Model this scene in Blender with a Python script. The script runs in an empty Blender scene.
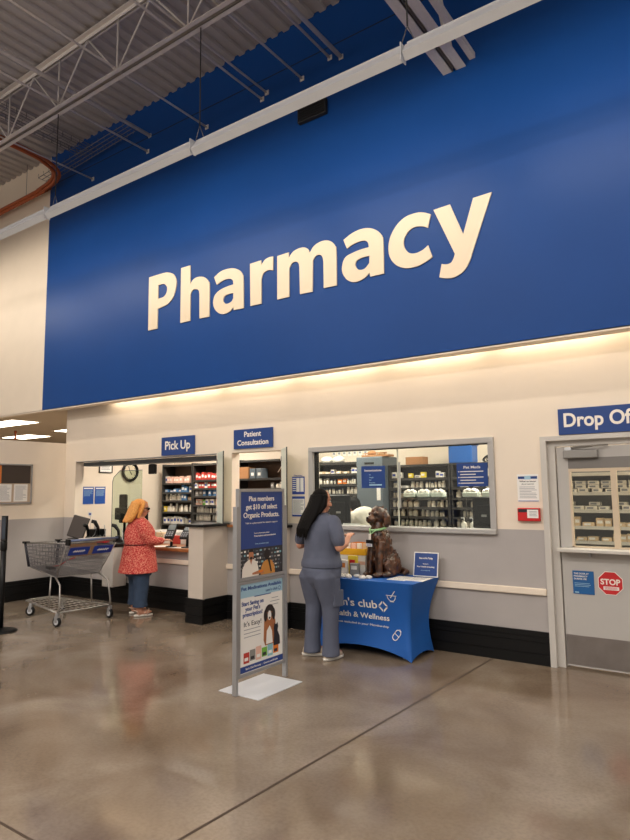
import bpy, bmesh, math, random
from mathutils import Vector, Matrix, Quaternion
random.seed(7)
PI = math.pi
COL = bpy.context.scene.collection

# ------------------------------------------------------------------ materials
def lin(c):
    return tuple(((v/255)/12.92 if v/255 <= .04045 else ((v/255+.055)/1.055)**2.4) for v in c)
def hexc(h):
    return lin((int(h[0:2], 16), int(h[2:4], 16), int(h[4:6], 16)))
MATS = {}
def mat(name, h, rough=.5, metal=0, spec=.5, noise=0, nscale=30, bump=0, coat=0, emit=0, emit_h=None, h2=None, stretch=(1, 1, 1)):
    if name in MATS: return MATS[name]
    m = bpy.data.materials.new(name); m.use_nodes = True
    nt = m.node_tree; b = nt.nodes['Principled BSDF']
    c = hexc(h)
    b.inputs['Base Color'].default_value = (*c, 1)
    b.inputs['Roughness'].default_value = rough
    b.inputs['Metallic'].default_value = metal
    b.inputs['Specular IOR Level'].default_value = spec
    b.inputs['Coat Weight'].default_value = coat
    b.inputs['Coat Roughness'].default_value = .12
    if noise or bump or h2:
        tc = nt.nodes.new('ShaderNodeTexCoord'); mp = nt.nodes.new('ShaderNodeMapping')
        mp.inputs['Scale'].default_value = stretch
        nz = nt.nodes.new('ShaderNodeTexNoise'); nz.inputs['Scale'].default_value = nscale
        nz.inputs['Detail'].default_value = 5
        nt.links.new(tc.outputs['Object'], mp.inputs[0]); nt.links.new(mp.outputs[0], nz.inputs['Vector'])
        if noise or h2:
            rp = nt.nodes.new('ShaderNodeValToRGB')
            rp.color_ramp.elements[0].position = .35; rp.color_ramp.elements[1].position = .65
            c2 = hexc(h2) if h2 else tuple(v*(1-noise) for v in c)
            rp.color_ramp.elements[0].color = (*c2, 1); rp.color_ramp.elements[1].color = (*c, 1)
            nt.links.new(nz.outputs['Fac'], rp.inputs[0]); nt.links.new(rp.outputs[0], b.inputs['Base Color'])
        if bump:
            bp = nt.nodes.new('ShaderNodeBump'); bp.inputs['Strength'].default_value = bump
            bp.inputs['Distance'].default_value = .01
            nt.links.new(nz.outputs['Fac'], bp.inputs['Height']); nt.links.new(bp.outputs[0], b.inputs['Normal'])
    if emit:
        b.inputs['Emission Color'].default_value = (*hexc(emit_h or h), 1)
        b.inputs['Emission Strength'].default_value = emit
    MATS[name] = m
    return m

cream = mat('cream_wall_paint', 'E6D8C6', .6, noise=.03, nscale=3, bump=.03)
wingp = mat('wing_wall_paint', 'C9BDB0', .55, noise=.03, nscale=4, bump=.03)
greyp = mat('grey_wall_paint', 'ACA6A3', .55, noise=.04, nscale=4, bump=.03)
blueb = mat('fascia_blue_paint', '0D4288', .42, spec=.22, noise=.05, nscale=1.2)
signb = mat('sign_blue', '1B3E80', .35)
whitep = mat('white_paint', 'EDE6DC', .5)
lettm = mat('letter_face', 'EBD8BC', .4)
black = mat('black_rubber', '0A0A0B', .5, spec=.3, noise=.2, nscale=8)
blackp = mat('black_plastic', '0C0D0F', .4, spec=.3)
deckm = mat('deck_steel', 'ADA8A8', .6, noise=.06, nscale=5)
steelw = mat('white_joist_steel', 'D2CCC8', .5, noise=.05)
fixm = mat('fixture_enamel', 'D2D4D8', .4)
orangec = mat('orange_conduit', 'A4501F', .5)
wirem = mat('galvanised_wire', '77767A', .4, metal=.6)
chrome = mat('cart_steel', 'A6A39E', .35, metal=.75)
alum = mat('brushed_aluminium', 'A5A5A6', .4, metal=.55)
trimg = mat('grey_frame_paint', 'A9A6A3', .45)
doorm = mat('door_paint', 'B4B0AB', .5, noise=.03, nscale=3)
doorf = mat('door_frame_paint', 'C4BFB8', .45)
kick = mat('kick_plate_steel', '99928E', .38, metal=.8, noise=.15, nscale=6)
woodm = mat('counter_wood', 'A5683A', .4, noise=.35, nscale=10, stretch=(1, 8, 8))
redm = mat('red_plastic', 'C3181C', .4)
stopred = mat('stop_sign_red', 'C42428', .4)
paper = mat('white_paper', 'EAE7E2', .7)
greytext = mat('grey_print', '8B8E96', .7)
bluetext = mat('blue_print', '28439B', .6)
navy = mat('poster_navy', '1F3F86', .35)
lightb = mat('pale_blue_print', '9FC3D6', .4)
darkp = mat('dark_print', '24232B', .4)
shelfm = mat('shelf_dark_steel', '33312F', .5)
shelfw = mat('shelf_pale', 'C9C5BE', .5)
greycab = mat('grey_cabinet', '606A72', .5)
frost = mat('frosted_glass_edge', 'CDD8CF', .35)
vent_d = mat('dark_grille', '15171C', .7)
skin = mat('skin', 'C98F74', .55, noise=.06, nscale=12)
hair_b = mat('black_hair', '0D0908', .55, spec=.15, noise=.5, nscale=60, bump=.6, stretch=(6, 6, 1))
hair_g = mat('golden_hair', 'FBB862', .5, h2='CF8238', nscale=40, bump=1, stretch=(5, 5, 1))
scrub = mat('slate_scrubs', '575C6E', .8, noise=.14, nscale=7, bump=1.0, stretch=(1, 1, .6))
denim = mat('blue_denim', '33455E', .85, noise=.2, nscale=14, bump=.2)
beige_sh = mat('beige_shoe', 'CDB9A2', .6)
sole = mat('white_sole', 'E2DDD3', .6)
coatw = mat('white_coat', 'DED9CC', .7, noise=.06, nscale=8, bump=.3)
clothb = mat('table_cover_blue', '0F57A8', .65, noise=.08, nscale=2)
bronze = mat('dog_statue_brown', '5C3519', .3, spec=.7, h2='20120A', nscale=22, bump=1.0)
green = mat('lanyard_green', '9CCB92', .5)
yellow = mat('yellow_print', 'F0B21E', .5)
orange = mat('orange_board', 'D07A2E', .5)
bottle_w = mat('bottle_white', 'E6DED0', .45)
bottle_c = mat('bottle_cap', 'F2EEE6', .5)
amber = mat('bottle_amber', 'C07A32', .4)
cardb = mat('cardboard', 'A9774C', .8)
tote = mat('blue_tote', '1A5AA8', .45)
ox = dict(white='E6E0D6', tan='D8BC98', red='B93A2E', blue='4B78A8', yellow='E8CE3C', orange='E07A1C', green='6DAA3C', pink='E3B7A4', grey='8E8C88', teal='86B9C4')
boxm = {k: mat('carton_'+k, v, .6) for k, v in ox.items()}

# tunic: red with pale mottled print
def tunic_mat():
    m = mat('red_print_tunic', 'B32A2C', .8)
    nt = m.node_tree; b = nt.nodes['Principled BSDF']
    tc = nt.nodes.new('ShaderNodeTexCoord'); v = nt.nodes.new('ShaderNodeTexVoronoi'); v.inputs['Scale'].default_value = 75
    nz = nt.nodes.new('ShaderNodeTexNoise'); nz.inputs['Scale'].default_value = 70
    rp = nt.nodes.new('ShaderNodeValToRGB'); e = rp.color_ramp.elements
    e[0].position = .3; e[0].color = (*hexc('8E1C22'), 1); e[1].position = .7; e[1].color = (*hexc('D98A74'), 1)
    k = e.new(.52); k.color = (*hexc('C02F30'), 1)
    mx = nt.nodes.new('ShaderNodeMath'); mx.operation = 'ADD'
    h = nt.nodes.new('ShaderNodeMath'); h.operation = 'MULTIPLY'; h.inputs[1].default_value = .35
    nt.links.new(tc.outputs['Object'], v.inputs['Vector']); nt.links.new(tc.outputs['Object'], nz.inputs['Vector'])
    nt.links.new(v.outputs['Distance'], h.inputs[0]); nt.links.new(h.outputs[0], mx.inputs[0]); nt.links.new(nz.outputs['Fac'], mx.inputs[1])
    s = nt.nodes.new('ShaderNodeMath'); s.operation = 'SUBTRACT'; s.inputs[1].default_value = .12
    nt.links.new(mx.outputs[0], s.inputs[0]); nt.links.new(s.outputs[0], rp.inputs[0]); nt.links.new(rp.outputs[0], b.inputs['Base Color'])
    return m
tunicm = tunic_mat()

def glass_mat(name, tint, refl=.06):
    m = bpy.data.materials.new(name); m.use_nodes = True; nt = m.node_tree
    for n in list(nt.nodes): nt.nodes.remove(n)
    o = nt.nodes.new('ShaderNodeOutputMaterial'); t = nt.nodes.new('ShaderNodeBsdfTransparent'); g = nt.nodes.new('ShaderNodeBsdfGlossy')
    t.inputs[0].default_value = (*tint, 1); g.inputs['Roughness'].default_value = .02; g.inputs[0].default_value = (1, 1, 1, 1)
    lw = nt.nodes.new('ShaderNodeLayerWeight'); lw.inputs[0].default_value = .5
    pw = nt.nodes.new('ShaderNodeMath'); pw.operation = 'POWER'; pw.inputs[1].default_value = 4
    nt.links.new(lw.outputs['Facing'], pw.inputs[0])
    f = nt.nodes.new('ShaderNodeMath'); f.operation = 'MULTIPLY_ADD'; f.inputs[1].default_value = .6; f.inputs[2].default_value = .035
    nt.links.new(pw.outputs[0], f.inputs[0])
    mx = nt.nodes.new('ShaderNodeMixShader')
    nt.links.new(f.outputs[0], mx.inputs[0]); nt.links.new(t.outputs[0], mx.inputs[1]); nt.links.new(g.outputs[0], mx.inputs[2]); nt.links.new(mx.outputs[0], o.inputs[0])
    return m
glass = glass_mat('clear_glass', (.93, .96, .94))
plexi = glass_mat('plexiglass', (.82, .88, .82))

def floor_mat():
    m = mat('polished_concrete', '8A7360', .2, spec=.5)
    nt = m.node_tree; b = nt.nodes['Principled BSDF']; N = nt.nodes.new; L = nt.links.new
    tc = N('ShaderNodeTexCoord')
    n1 = N('ShaderNodeTexNoise'); n1.inputs['Scale'].default_value = 1.1; n1.inputs['Detail'].default_value = 8; n1.inputs['Distortion'].default_value = .6
    n2 = N('ShaderNodeTexNoise'); n2.inputs['Scale'].default_value = 45; n2.inputs['Detail'].default_value = 4
    n3 = N('ShaderNodeTexNoise'); n3.inputs['Scale'].default_value = 2.6; n3.inputs['Detail'].default_value = 6
    for n in (n1, n2, n3): L(tc.outputs['Object'], n.inputs['Vector'])
    r = N('ShaderNodeValToRGB'); e = r.color_ramp.elements
    e[0].position = .3; e[0].color = (*hexc('6B5A4A'), 1); e[1].position = .72; e[1].color = (*hexc('988B7C'), 1)
    k = e.new(.5); k.color = (*hexc('817262'), 1)
    L(n1.outputs['Fac'], r.inputs[0])
    r2 = N('ShaderNodeValToRGB'); r2.color_ramp.elements[0].position = .3; r2.color_ramp.elements[0].color = (.78, .78, .78, 1)
    r2.color_ramp.elements[1].position = .6; r2.color_ramp.elements[1].color = (1.04, 1.04, 1.04, 1)
    L(n2.outputs['Fac'], r2.inputs[0])
    mm = N('ShaderNodeMixRGB'); mm.blend_type = 'MULTIPLY'; mm.inputs[0].default_value = .6
    L(r.outputs[0], mm.inputs[1]); L(r2.outputs[0], mm.inputs[2]); L(mm.outputs[0], b.inputs['Base Color'])
    mr = N('ShaderNodeMapRange'); mr.inputs['From Min'].default_value = .3; mr.inputs['From Max'].default_value = .7
    mr.inputs['To Min'].default_value = .07; mr.inputs['To Max'].default_value = .17
    L(n3.outputs['Fac'], mr.inputs['Value']); L(mr.outputs[0], b.inputs['Roughness'])
    bp = N('ShaderNodeBump'); bp.inputs['Strength'].default_value = .1; bp.inputs['Distance'].default_value = .012
    L(n3.outputs['Fac'], bp.inputs['Height']); L(bp.outputs[0], b.inputs['Normal'])
    return m
floorm = floor_mat()

# ------------------------------------------------------------------ mesh builder
class MB:
    def __init__(s): s.v = []; s.f = []; s.m = []; s.sm = []; s.mats = []; s.M = Matrix.Identity(4)
    def mi(s, m):
        if m not in s.mats: s.mats.append(m)
        return s.mats.index(m)
    def add(s, vs, fs, m, smooth=False):
        b = len(s.v); i = s.mi(m)
        s.v += [tuple(s.M @ Vector(p)) for p in vs]
        s.f += [tuple(b+k for k in f) for f in fs]; s.m += [i]*len(fs); s.sm += [smooth]*len(fs)
        return s
    def box(s, x0, x1, y0, y1, z0, z1, m):
        vs = [(x, y, z) for z in (z0, z1) for y in (y0, y1) for x in (x0, x1)]
        return s.add(vs, [(0, 2, 3, 1), (4, 5, 7, 6), (0, 1, 5, 4), (2, 6, 7, 3), (0, 4, 6, 2), (1, 3, 7, 5)], m)
    def rbox(s, x0, x1, y0, y1, z0, z1, m, r=.01, seg=2):
        bm = bmesh.new(); bmesh.ops.create_cube(bm, size=1)
        for v in bm.verts: v.co = Vector(((x0+x1)/2+v.co.x*(x1-x0), (y0+y1)/2+v.co.y*(y1-y0), (z0+z1)/2+v.co.z*(z1-z0)))
        bmesh.ops.bevel(bm, geom=bm.edges[:], offset=min(r, (x1-x0)*.45, (y1-y0)*.45, (z1-z0)*.45), segments=seg, affect='EDGES', profile=.5)
        bm.verts.index_update()
        vs = [v.co[:] for v in bm.verts]; fs = [tuple(v.index for v in f.verts) for f in bm.faces]; bm.free()
        return s.add(vs, fs, m)
    def tube(s, pts, rad, m, n=8, caps=True, closed=False, sq=1):
        pts = [Vector(p) for p in pts]; N = len(pts)
        rs = rad if isinstance(rad, (list, tuple)) else [rad]*N
        vs = []; fs = []; up = None
        for i, p in enumerate(pts):
            a = pts[(i-1) % N] if closed or i > 0 else p; c = pts[(i+1) % N] if closed or i < N-1 else p
            t = (c-a).normalized()
            if up is None:
                up = Vector((0, 0, 1)) if abs(t.z) < .9 else Vector((1, 0, 0))
            e1 = t.cross(up).normalized(); e2 = e1.cross(t).normalized(); up = e2
            for k in range(n):
                an = 2*PI*k/n
                vs.append(tuple(p+e1*rs[i]*math.cos(an)+e2*rs[i]*sq*math.sin(an)))
        for i in range(N if closed else N-1):
            j = (i+1) % N
            for k in range(n): fs.append((i*n+k, i*n+(k+1) % n, j*n+(k+1) % n, j*n+k))
        if caps and not closed:
            fs.append(tuple(range(n))[::-1]); fs.append(tuple((N-1)*n+k for k in range(n)))
        return s.add(vs, fs, m, n > 5)
    def bar(s, a, b, w, m): return s.tube([a, b], w*.7071, m, 4)
    def lathe(s, prof, m, n=16, c=(0, 0, 0), sx=1, sy=1):
        vs = []; fs = []
        for (r, z) in prof:
            for k in range(n):
                a = 2*PI*k/n; vs.append((c[0]+r*sx*math.cos(a), c[1]+r*sy*math.sin(a), c[2]+z))
        for i in range(len(prof)-1):
            for k in range(n): fs.append((i*n+k, i*n+(k+1) % n, (i+1)*n+(k+1) % n, (i+1)*n+k))
        fs.append(tuple(range(n))[::-1]); fs.append(tuple((len(prof)-1)*n+k for k in range(n)))
        return s.add(vs, fs, m, n > 6)
    def rings(s, rg, m, n=20):      # (cx,cy,cz,rx,ry) horizontal ellipses
        vs = []; fs = []
        for (cx, cy, cz, rx, ry) in rg:
            for k in range(n):
                a = 2*PI*k/n; vs.append((cx+rx*math.cos(a), cy+ry*math.sin(a), cz))
        for i in range(len(rg)-1):
            for k in range(n): fs.append((i*n+k, i*n+(k+1) % n, (i+1)*n+(k+1) % n, (i+1)*n+k))
        fs.append(tuple(range(n))[::-1]); fs.append(tuple((len(rg)-1)*n+k for k in range(n)))
        return s.add(vs, fs, m, True)
    def ell(s, c, r, m, rot=None, nu=16, nv=10):
        vs = [(0, 0, -1)]; fs = []
        for i in range(1, nv):
            t = -PI/2+PI*i/nv
            for k in range(nu): vs.append((math.cos(t)*math.cos(2*PI*k/nu), math.cos(t)*math.sin(2*PI*k/nu), math.sin(t)))
        vs.append((0, 0, 1)); T = len(vs)-1
        for k in range(nu):
            fs.append((0, 1+(k+1) % nu, 1+k)); fs.append((T, T-nu+k, T-nu+(k+1) % nu))
        for i in range(nv-2):
            for k in range(nu): a = 1+i*nu; fs.append((a+k, a+(k+1) % nu, a+nu+(k+1) % nu, a+nu+k))
        R = rot if rot is not None else Matrix.Identity(3)
        out = [tuple(Vector(c)+R @ Vector((v[0]*r[0], v[1]*r[1], v[2]*r[2]))) for v in vs]
        return s.add(out, fs, m, True)
    def poly(s, pts, m, holes=(), d=.004, axis='xz'):
        """flat shape in local x,z plane extruded towards -y by d (front at y=-d)"""
        bm = bmesh.new()
        for lp in [pts, *holes]:
            vv = [bm.verts.new((p[0], 0, p[1])) for p in lp]
            for i in range(len(vv)): bm.edges.new((vv[i], vv[(i+1) % len(vv)]))
        edges0 = bm.edges[:]
        bmesh.ops.triangle_fill(bm, use_beauty=True, use_dissolve=False, edges=edges0)
        loops = [e for e in bm.edges if len(e.link_faces) == 1]
        bm.verts.index_update()
        base = [v.co.copy() for v in bm.verts]; n = len(base)
        vs = [(c.x, 0, c.z) for c in base]+[(c.x, -d, c.z) for c in base]
        fs = []
        for f in bm.faces:
            ix = [v.index for v in f.verts]
            nrm = f.normal.y
            fs.append(tuple(n+i for i in (ix if nrm < 0 else ix[::-1])))
            fs.append(tuple(i for i in (ix[::-1] if nrm < 0 else ix)))
        for e in loops:
            a, b = e.verts[0].index, e.verts[1].index
            fs.append((a, b, n+b, n+a))
        bm.free()
        return s.add(vs, fs, m)
    def rect(s, x0, x1, z0, z1, y, m, d=.001):
        return s.box(x0, x1, y-d, y, z0, z1, m)
    def text(s, body, x0, z0, h, m, w=None, y=0, bold=.0, d=.0015, align='L', fn=None, italic=0):
        vs, fs = text_mesh(body, bold)
        xs = [v[0] for v in vs]; W = max(xs)-min(xs); mn = min(xs)
        k = h/.72; kx = k if w is None else w/W
        wd = W*kx
        ox = x0 if align == 'L' else x0-wd/2
        out = []
        for dd in (d, 0):
            for v in vs:
                X = ox+(v[0]-mn)*kx+italic*v[1]*k; Z = z0+v[1]*k
                out.append((X, (fn(X, Z) if fn else y)-dd, Z))
        n = len(vs)
        F = [tuple(f) for f in fs]
        ed = {}
        for f in fs:
            for i in range(len(f)):
                a, b = f[i], f[(i+1) % len(f)]
                ed[(a, b)] = 1
        for (a, b) in list(ed):
            if (b, a) not in ed: F.append((b, a, a+n, b+n))
        return s.add(out, F, m)
    def build(s, name, parent=None, loc=None, rz=0, smooth_angle=None):
        me = bpy.data.meshes.new(name); me.from_pydata(s.v, [], s.f); 
        for m in s.mats: me.materials.append(m)
        me.polygons.foreach_set('material_index', s.m); me.polygons.foreach_set('use_smooth', s.sm)
        me.update()
        bm = bmesh.new(); bm.from_mesh(me); bmesh.ops.recalc_face_normals(bm, faces=bm.faces[:]); bm.to_mesh(me); bm.free()
        o = bpy.data.objects.new(name, me); COL.objects.link(o)
        if parent: o.parent = parent
        if loc: o.location = loc
        o.rotation_euler[2] = rz
        return o
    def blob(s, name, parent=None, voxel=.012, smooth=4, loc=None, rz=0):
        """voxel-merge everything collected into one continuous surface"""
        o = s.build(name+'_raw')
        md = o.modifiers.new('r', 'REMESH'); md.mode = 'VOXEL'; md.voxel_size = voxel; md.use_smooth_shade = True
        if smooth:
            ms = o.modifiers.new('s', 'SMOOTH'); ms.iterations = smooth; ms.factor = .5
        dg = bpy.context.evaluated_depsgraph_get(); me = bpy.data.meshes.new_from_object(o.evaluated_get(dg))
        me.name = name; bpy.data.objects.remove(o)
        for p in me.polygons: p.use_smooth = True; p.material_index = 0
        me.materials.clear(); me.materials.append(s.mats[0])
        ob = bpy.data.objects.new(name, me); COL.objects.link(ob)
        if parent: ob.parent = parent
        if loc: ob.location = loc
        ob.rotation_euler[2] = rz
        return ob

TXT = {}
def text_mesh(body, bold):
    k = (body, bold)
    if k in TXT: return TXT[k]
    cu = bpy.data.curves.new('t', 'FONT'); cu.body = body; cu.size = 1; cu.offset = bold; cu.resolution_u = 4
    cu.fill_mode = 'FRONT'
    o = bpy.data.objects.new('t', cu); COL.objects.link(o)
    dg = bpy.context.evaluated_depsgraph_get(); me = bpy.data.meshes.new_from_object(o.evaluated_get(dg))
    vs = [tuple(v.co) for v in me.vertices]; fs = [tuple(p.vertices) for p in me.polygons]
    bpy.data.objects.remove(o); bpy.data.curves.remove(cu); bpy.data.meshes.remove(me)
    TXT[k] = (vs, fs)
    return TXT[k]

def spline(pts, n=5):
    """closed loop; points flagged 1 are corners, the others are passed smoothly"""
    N = len(pts); out = []
    for i in range(N):
        p0, p1, p2, p3 = pts[(i-1) % N], pts[i], pts[(i+1) % N], pts[(i+2) % N]
        c1, c2 = len(p1) > 2, len(p2) > 2
        out.append((p1[0], p1[1]))
        if c1 and c2: continue
        a = p1 if c1 else p0; d = p2 if c2 else p3
        for k in range(1, n):
            t = k/n
            out.append(tuple(.5*((2*p1[j])+(-a[j]+p2[j])*t+(2*a[j]-5*p1[j]+4*p2[j]-d[j])*t*t+(-a[j]+3*p1[j]-3*p2[j]+d[j])*t**3) for j in (0, 1)))
    return out

def empty(name, loc, label=None, cat=None, group=None, rz=0):
    o = bpy.data.objects.new(name, None); COL.objects.link(o); o.location = loc; o.rotation_euler[2] = rz
    o.empty_display_size = .1
    if label: tag(o, label, cat, group)
    return o
def tag(o, label=None, cat=None, group=None, kind=None):
    if label: o['label'] = label
    if cat: o['category'] = cat
    if group: o['group'] = group
    if kind: o['kind'] = kind
    return o
def struct(o, label=None):
    o['kind'] = 'structure'
    if label: o['label'] = label
    return o
def area(name, loc, size, size_y, power, col=(1, .93, .83), direction=(0, 0, -1), parent=None, spread=PI):
    l = bpy.data.lights.new(name, 'AREA'); l.shape = 'RECTANGLE'; l.size = size; l.size_y = size_y; l.energy = power; l.color = col; l.spread = spread
    o = bpy.data.objects.new(name, l); COL.objects.link(o)
    d = Vector(direction).normalized()
    z = -d; x = Vector((1, 0, 0)) if size >= size_y or abs(d.y) > .0 else Vector((1, 0, 0))
    y = z.cross(x).normalized(); x = y.cross(z).normalized()
    M = Matrix((x, y, z)).transposed().to_4x4(); M.translation = Vector(loc)
    o.matrix_world = M
    return o
WASH, COVE, BAY, TROF, WORLD, EXPO = 21, 5, 150, 46, .5, 0
LETTERS = [
 ('P', [[(-7.141,4.786,1),(-6.831,4.786),(-6.71,4.767),(-6.611,4.718),(-6.557,4.623),(-6.565,4.513),(-6.622,4.386),(-6.726,4.312),(-6.819,4.292),(-6.941,4.278,1),(-6.942,3.986,1),(-7.14,3.987,1)],[(-6.936,4.625,1),(-6.828,4.626),(-6.759,4.58),(-6.745,4.527),(-6.765,4.469),(-6.823,4.43),(-6.937,4.425,1)]]),
 ('h', [[(-6.461,4.779,1),(-6.278,4.779,1),(-6.273,4.51,1),(-6.204,4.568),(-6.105,4.578),(-5.995,4.546),(-5.922,4.474),(-5.902,4.399),(-5.902,3.984,1),(-6.087,3.989,1),(-6.092,4.33,1),(-6.107,4.386),(-6.165,4.417),(-6.227,4.413),(-6.268,4.364,1),(-6.269,3.989,1),(-6.464,3.987,1)]]),
 ('a', [[(-5.816,4.51,1),(-5.694,4.565),(-5.556,4.573),(-5.443,4.552),(-5.354,4.503),(-5.305,4.438),(-5.291,4.376),(-5.286,3.99,1),(-5.458,3.995,1),(-5.467,4.039,1),(-5.519,3.994),(-5.62,3.973),(-5.724,3.999),(-5.807,4.08),(-5.831,4.172),(-5.797,4.262),(-5.704,4.313),(-5.577,4.335),(-5.467,4.34,1),(-5.476,4.397),(-5.533,4.431),(-5.624,4.436),(-5.705,4.418),(-5.765,4.395,1)],[(-5.466,4.227,1),(-5.554,4.227),(-5.622,4.211),(-5.649,4.164),(-5.622,4.116),(-5.564,4.1),(-5.497,4.118),(-5.466,4.155,1)]]),
 ('r', [[(-5.179,4.555,1),(-4.993,4.56,1),(-4.987,4.496,1),(-4.934,4.55),(-4.861,4.57),(-4.796,4.565,1),(-4.8,4.388,1),(-4.883,4.406),(-4.955,4.381),(-4.987,4.313,1),(-4.989,3.994,1),(-5.171,3.996,1)]]),
 ('m', [[(-4.73,4.554,1),(-4.549,4.561,1),(-4.548,4.49,1),(-4.485,4.551),(-4.397,4.574),(-4.311,4.566),(-4.254,4.529),(-4.231,4.476,1),(-4.179,4.542),(-4.095,4.577),(-4.004,4.578),(-3.923,4.547),(-3.87,4.484),(-3.852,4.41),(-3.852,4.002,1),(-4.034,4.005,1),(-4.035,4.329,1),(-4.047,4.386),(-4.088,4.424),(-4.144,4.421),(-4.187,4.371,1),(-4.197,3.994,1),(-4.382,4.0,1),(-4.388,4.345,1),(-4.403,4.393),(-4.447,4.42),(-4.5,4.41),(-4.543,4.355,1),(-4.546,4.0,1),(-4.732,3.998,1)]]),
 ('a', [[(-3.751,4.52,1),(-3.635,4.571),(-3.508,4.591),(-3.394,4.571),(-3.303,4.518),(-3.244,4.444),(-3.23,4.368),(-3.231,4.01,1),(-3.405,4.011,1),(-3.414,4.06,1),(-3.479,4.012),(-3.594,3.989),(-3.7,4.03),(-3.769,4.129),(-3.772,4.224),(-3.727,4.309),(-3.619,4.34),(-3.513,4.353),(-3.415,4.354,1),(-3.424,4.409),(-3.469,4.445),(-3.553,4.45),(-3.638,4.435),(-3.703,4.405,1)],[(-3.409,4.254,1),(-3.494,4.255),(-3.568,4.239),(-3.596,4.195),(-3.576,4.143),(-3.528,4.115),(-3.466,4.123),(-3.413,4.172,1)]]),
 ('c', [[(-2.656,4.532,1),(-2.694,4.394,1),(-2.763,4.429),(-2.856,4.441),(-2.932,4.402),(-2.979,4.324),(-2.971,4.242),(-2.92,4.173),(-2.846,4.15),(-2.762,4.166),(-2.697,4.204,1),(-2.652,4.067,1),(-2.72,4.034),(-2.832,4.004),(-2.963,4.013),(-3.076,4.07),(-3.152,4.177),(-3.166,4.298),(-3.135,4.417),(-3.054,4.523),(-2.946,4.584),(-2.813,4.593),(-2.721,4.568)]]),
 ('y', [[(-2.623,4.571,1),(-2.438,4.58,1),(-2.307,4.225,1),(-2.188,4.577,1),(-1.995,4.584,1),(-2.202,4.053),(-2.244,3.943),(-2.292,3.865),(-2.355,3.818),(-2.433,3.797),(-2.51,3.806),(-2.582,3.83,1),(-2.552,3.967,1),(-2.497,3.951),(-2.45,3.957),(-2.422,3.992),(-2.403,4.04,1)]]),
]
# ------------------------------------------------------------------ room shell
b = MB(); b.box(-26, 9, -15, 9, -.1, 0, floorm); struct(b.build('floor'), 'polished brown concrete floor')
jt = mat('floor_joint', '4A3B2F', .6)
b = MB(); b.add([(-2.29, -.02, .001), (-2.27, -.02, .001), (-2.705, -15, .001), (-2.725, -15, .001)], [(0, 1, 2, 3)], jt); struct(b.build('trim_1'), 'saw cut floor joint running towards the wall')
b = MB(); b.box(-16, 8, -4.395, -4.380, 0, .0012, jt); struct(b.build('trim_2'), 'saw cut floor joint running along the room')

def wseg(b, x0, x1, z0, z1, y0=0, y1=.15):
    if z0 < 1.25 < z1:
        b.box(x0, x1, y0, y1, z0, 1.25, greyp); b.box(x0, x1, y0, y1, 1.25, z1, cream)
    else: b.box(x0, x1, y0, y1, z0, z1, greyp if z1 <= 1.25 else cream)
b = MB(); TOP = 3.4
wseg(b, -9.56, -9.27, 0, TOP)
wseg(b, -9.27, -6.05, 0, .82); wseg(b, -9.27, -6.05, 2.16, TOP)
wseg(b, -6.05, -5.77, 0, TOP)
wseg(b, -5.77, -4.93, 0, 1.18); wseg(b, -5.77, -4.93, 2.16, TOP)
wseg(b, -4.93, -4.45, 0, TOP)
wseg(b, -4.45, -2.23, 0, 1.20); wseg(b, -4.45, -2.23, 2.13, TOP)
wseg(b, -2.23, -1.73, 0, TOP)
wseg(b, -1.73, -.58, 2.14, TOP)
wseg(b, -.58, 6, 0, TOP)
struct(b.build('wall_back'), 'cream pharmacy wall with grey paint below, counter openings and window cut through it')
b = MB()
b.box(-9.72, -9.56, -6, .1, 0, 1.25, greyp); b.box(-9.72, -9.56, -6, .1, 1.25, 2.48, cream); b.box(-9.72, -9.56, .1, 2.4, 0, 3.05, cream)
struct(b.build('wall_left'), 'low cream side wall with grey lower half left of the pickup counter')
b = MB(); b.box(-9.72, .6, 2.4, 2.5, 0, 3.3, cream); b.box(.6, .7, .15, 2.5, 0, 3.3, cream)
struct(b.build('wall_interior'), 'cream back wall inside the pharmacy')
b = MB(); b.box(-9.56, .6, .15, 2.4, 2.95, 3.0, whitep); struct(b.build('ceiling_interior'), 'white ceiling inside the pharmacy')

# upper fascia, blue panel and cream panel
b = MB(); b.box(-9.83, 6, -.3, -.2, 3.035, 7.7, blueb); struct(b.build('wall_fascia'), 'tall deep blue fascia panel above the pharmacy')
b = MB(); b.box(-26, -9.83, -.3, -.2, 3.035, 7.7, cream); struct(b.build('wall_upper_left'), 'cream upper wall left of the blue fascia')
b = MB(); b.box(-9.56, 6, -.3, -.15, 3.02, 3.045, cream); b.box(-26, -9.56, -.3, -.2, 3.02, 3.045, cream); struct(b.build('trim_3'), 'cream soffit lip under the blue fascia')
b = MB(); b.box(-9.83, 6, -.303, -.3, 7.0, 7.012, vent_d); struct(b.build('trim_4'), 'dark panel joint across the top of the blue fascia')
ceil2 = mat('dropped_ceiling', 'C9B8A2', .8, noise=.05)
b = MB(); b.box(-26, -9.56, -.2, 9, 3.05, 3.1, ceil2); b.box(-9.72, -9.56, 2.4, 9, 0, 3.05, cream); b.box(-26.1, -26, -.2, 9, 0, 3.1, cream); b.box(-26, -9.56, 9, 9.1, 0, 3.1, cream)
struct(b.build('ceiling_side'), 'brown dropped ceiling seen over the side wall')

# metal roof deck, flutes run towards the wall
b = MB(); x = -24.0; pr = []
P = .19
while x < 5:
    pr += [(x, 7.52), (x+.085, 7.52), (x+.105, 7.558), (x+.17, 7.558)]; x += P
vs = []; fs = []
for y in (-15, -.2): vs += [(p[0], y, p[1]) for p in pr]
n = len(pr); fs = [(i, i+1, n+i+1, n+i) for i in range(n-1)]
b.add(vs, fs, deckm); b.box(-24, 5, -15, -.2, 7.62, 7.66, deckm)
struct(b.build('ceiling'), 'corrugated grey steel roof deck')

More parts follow.
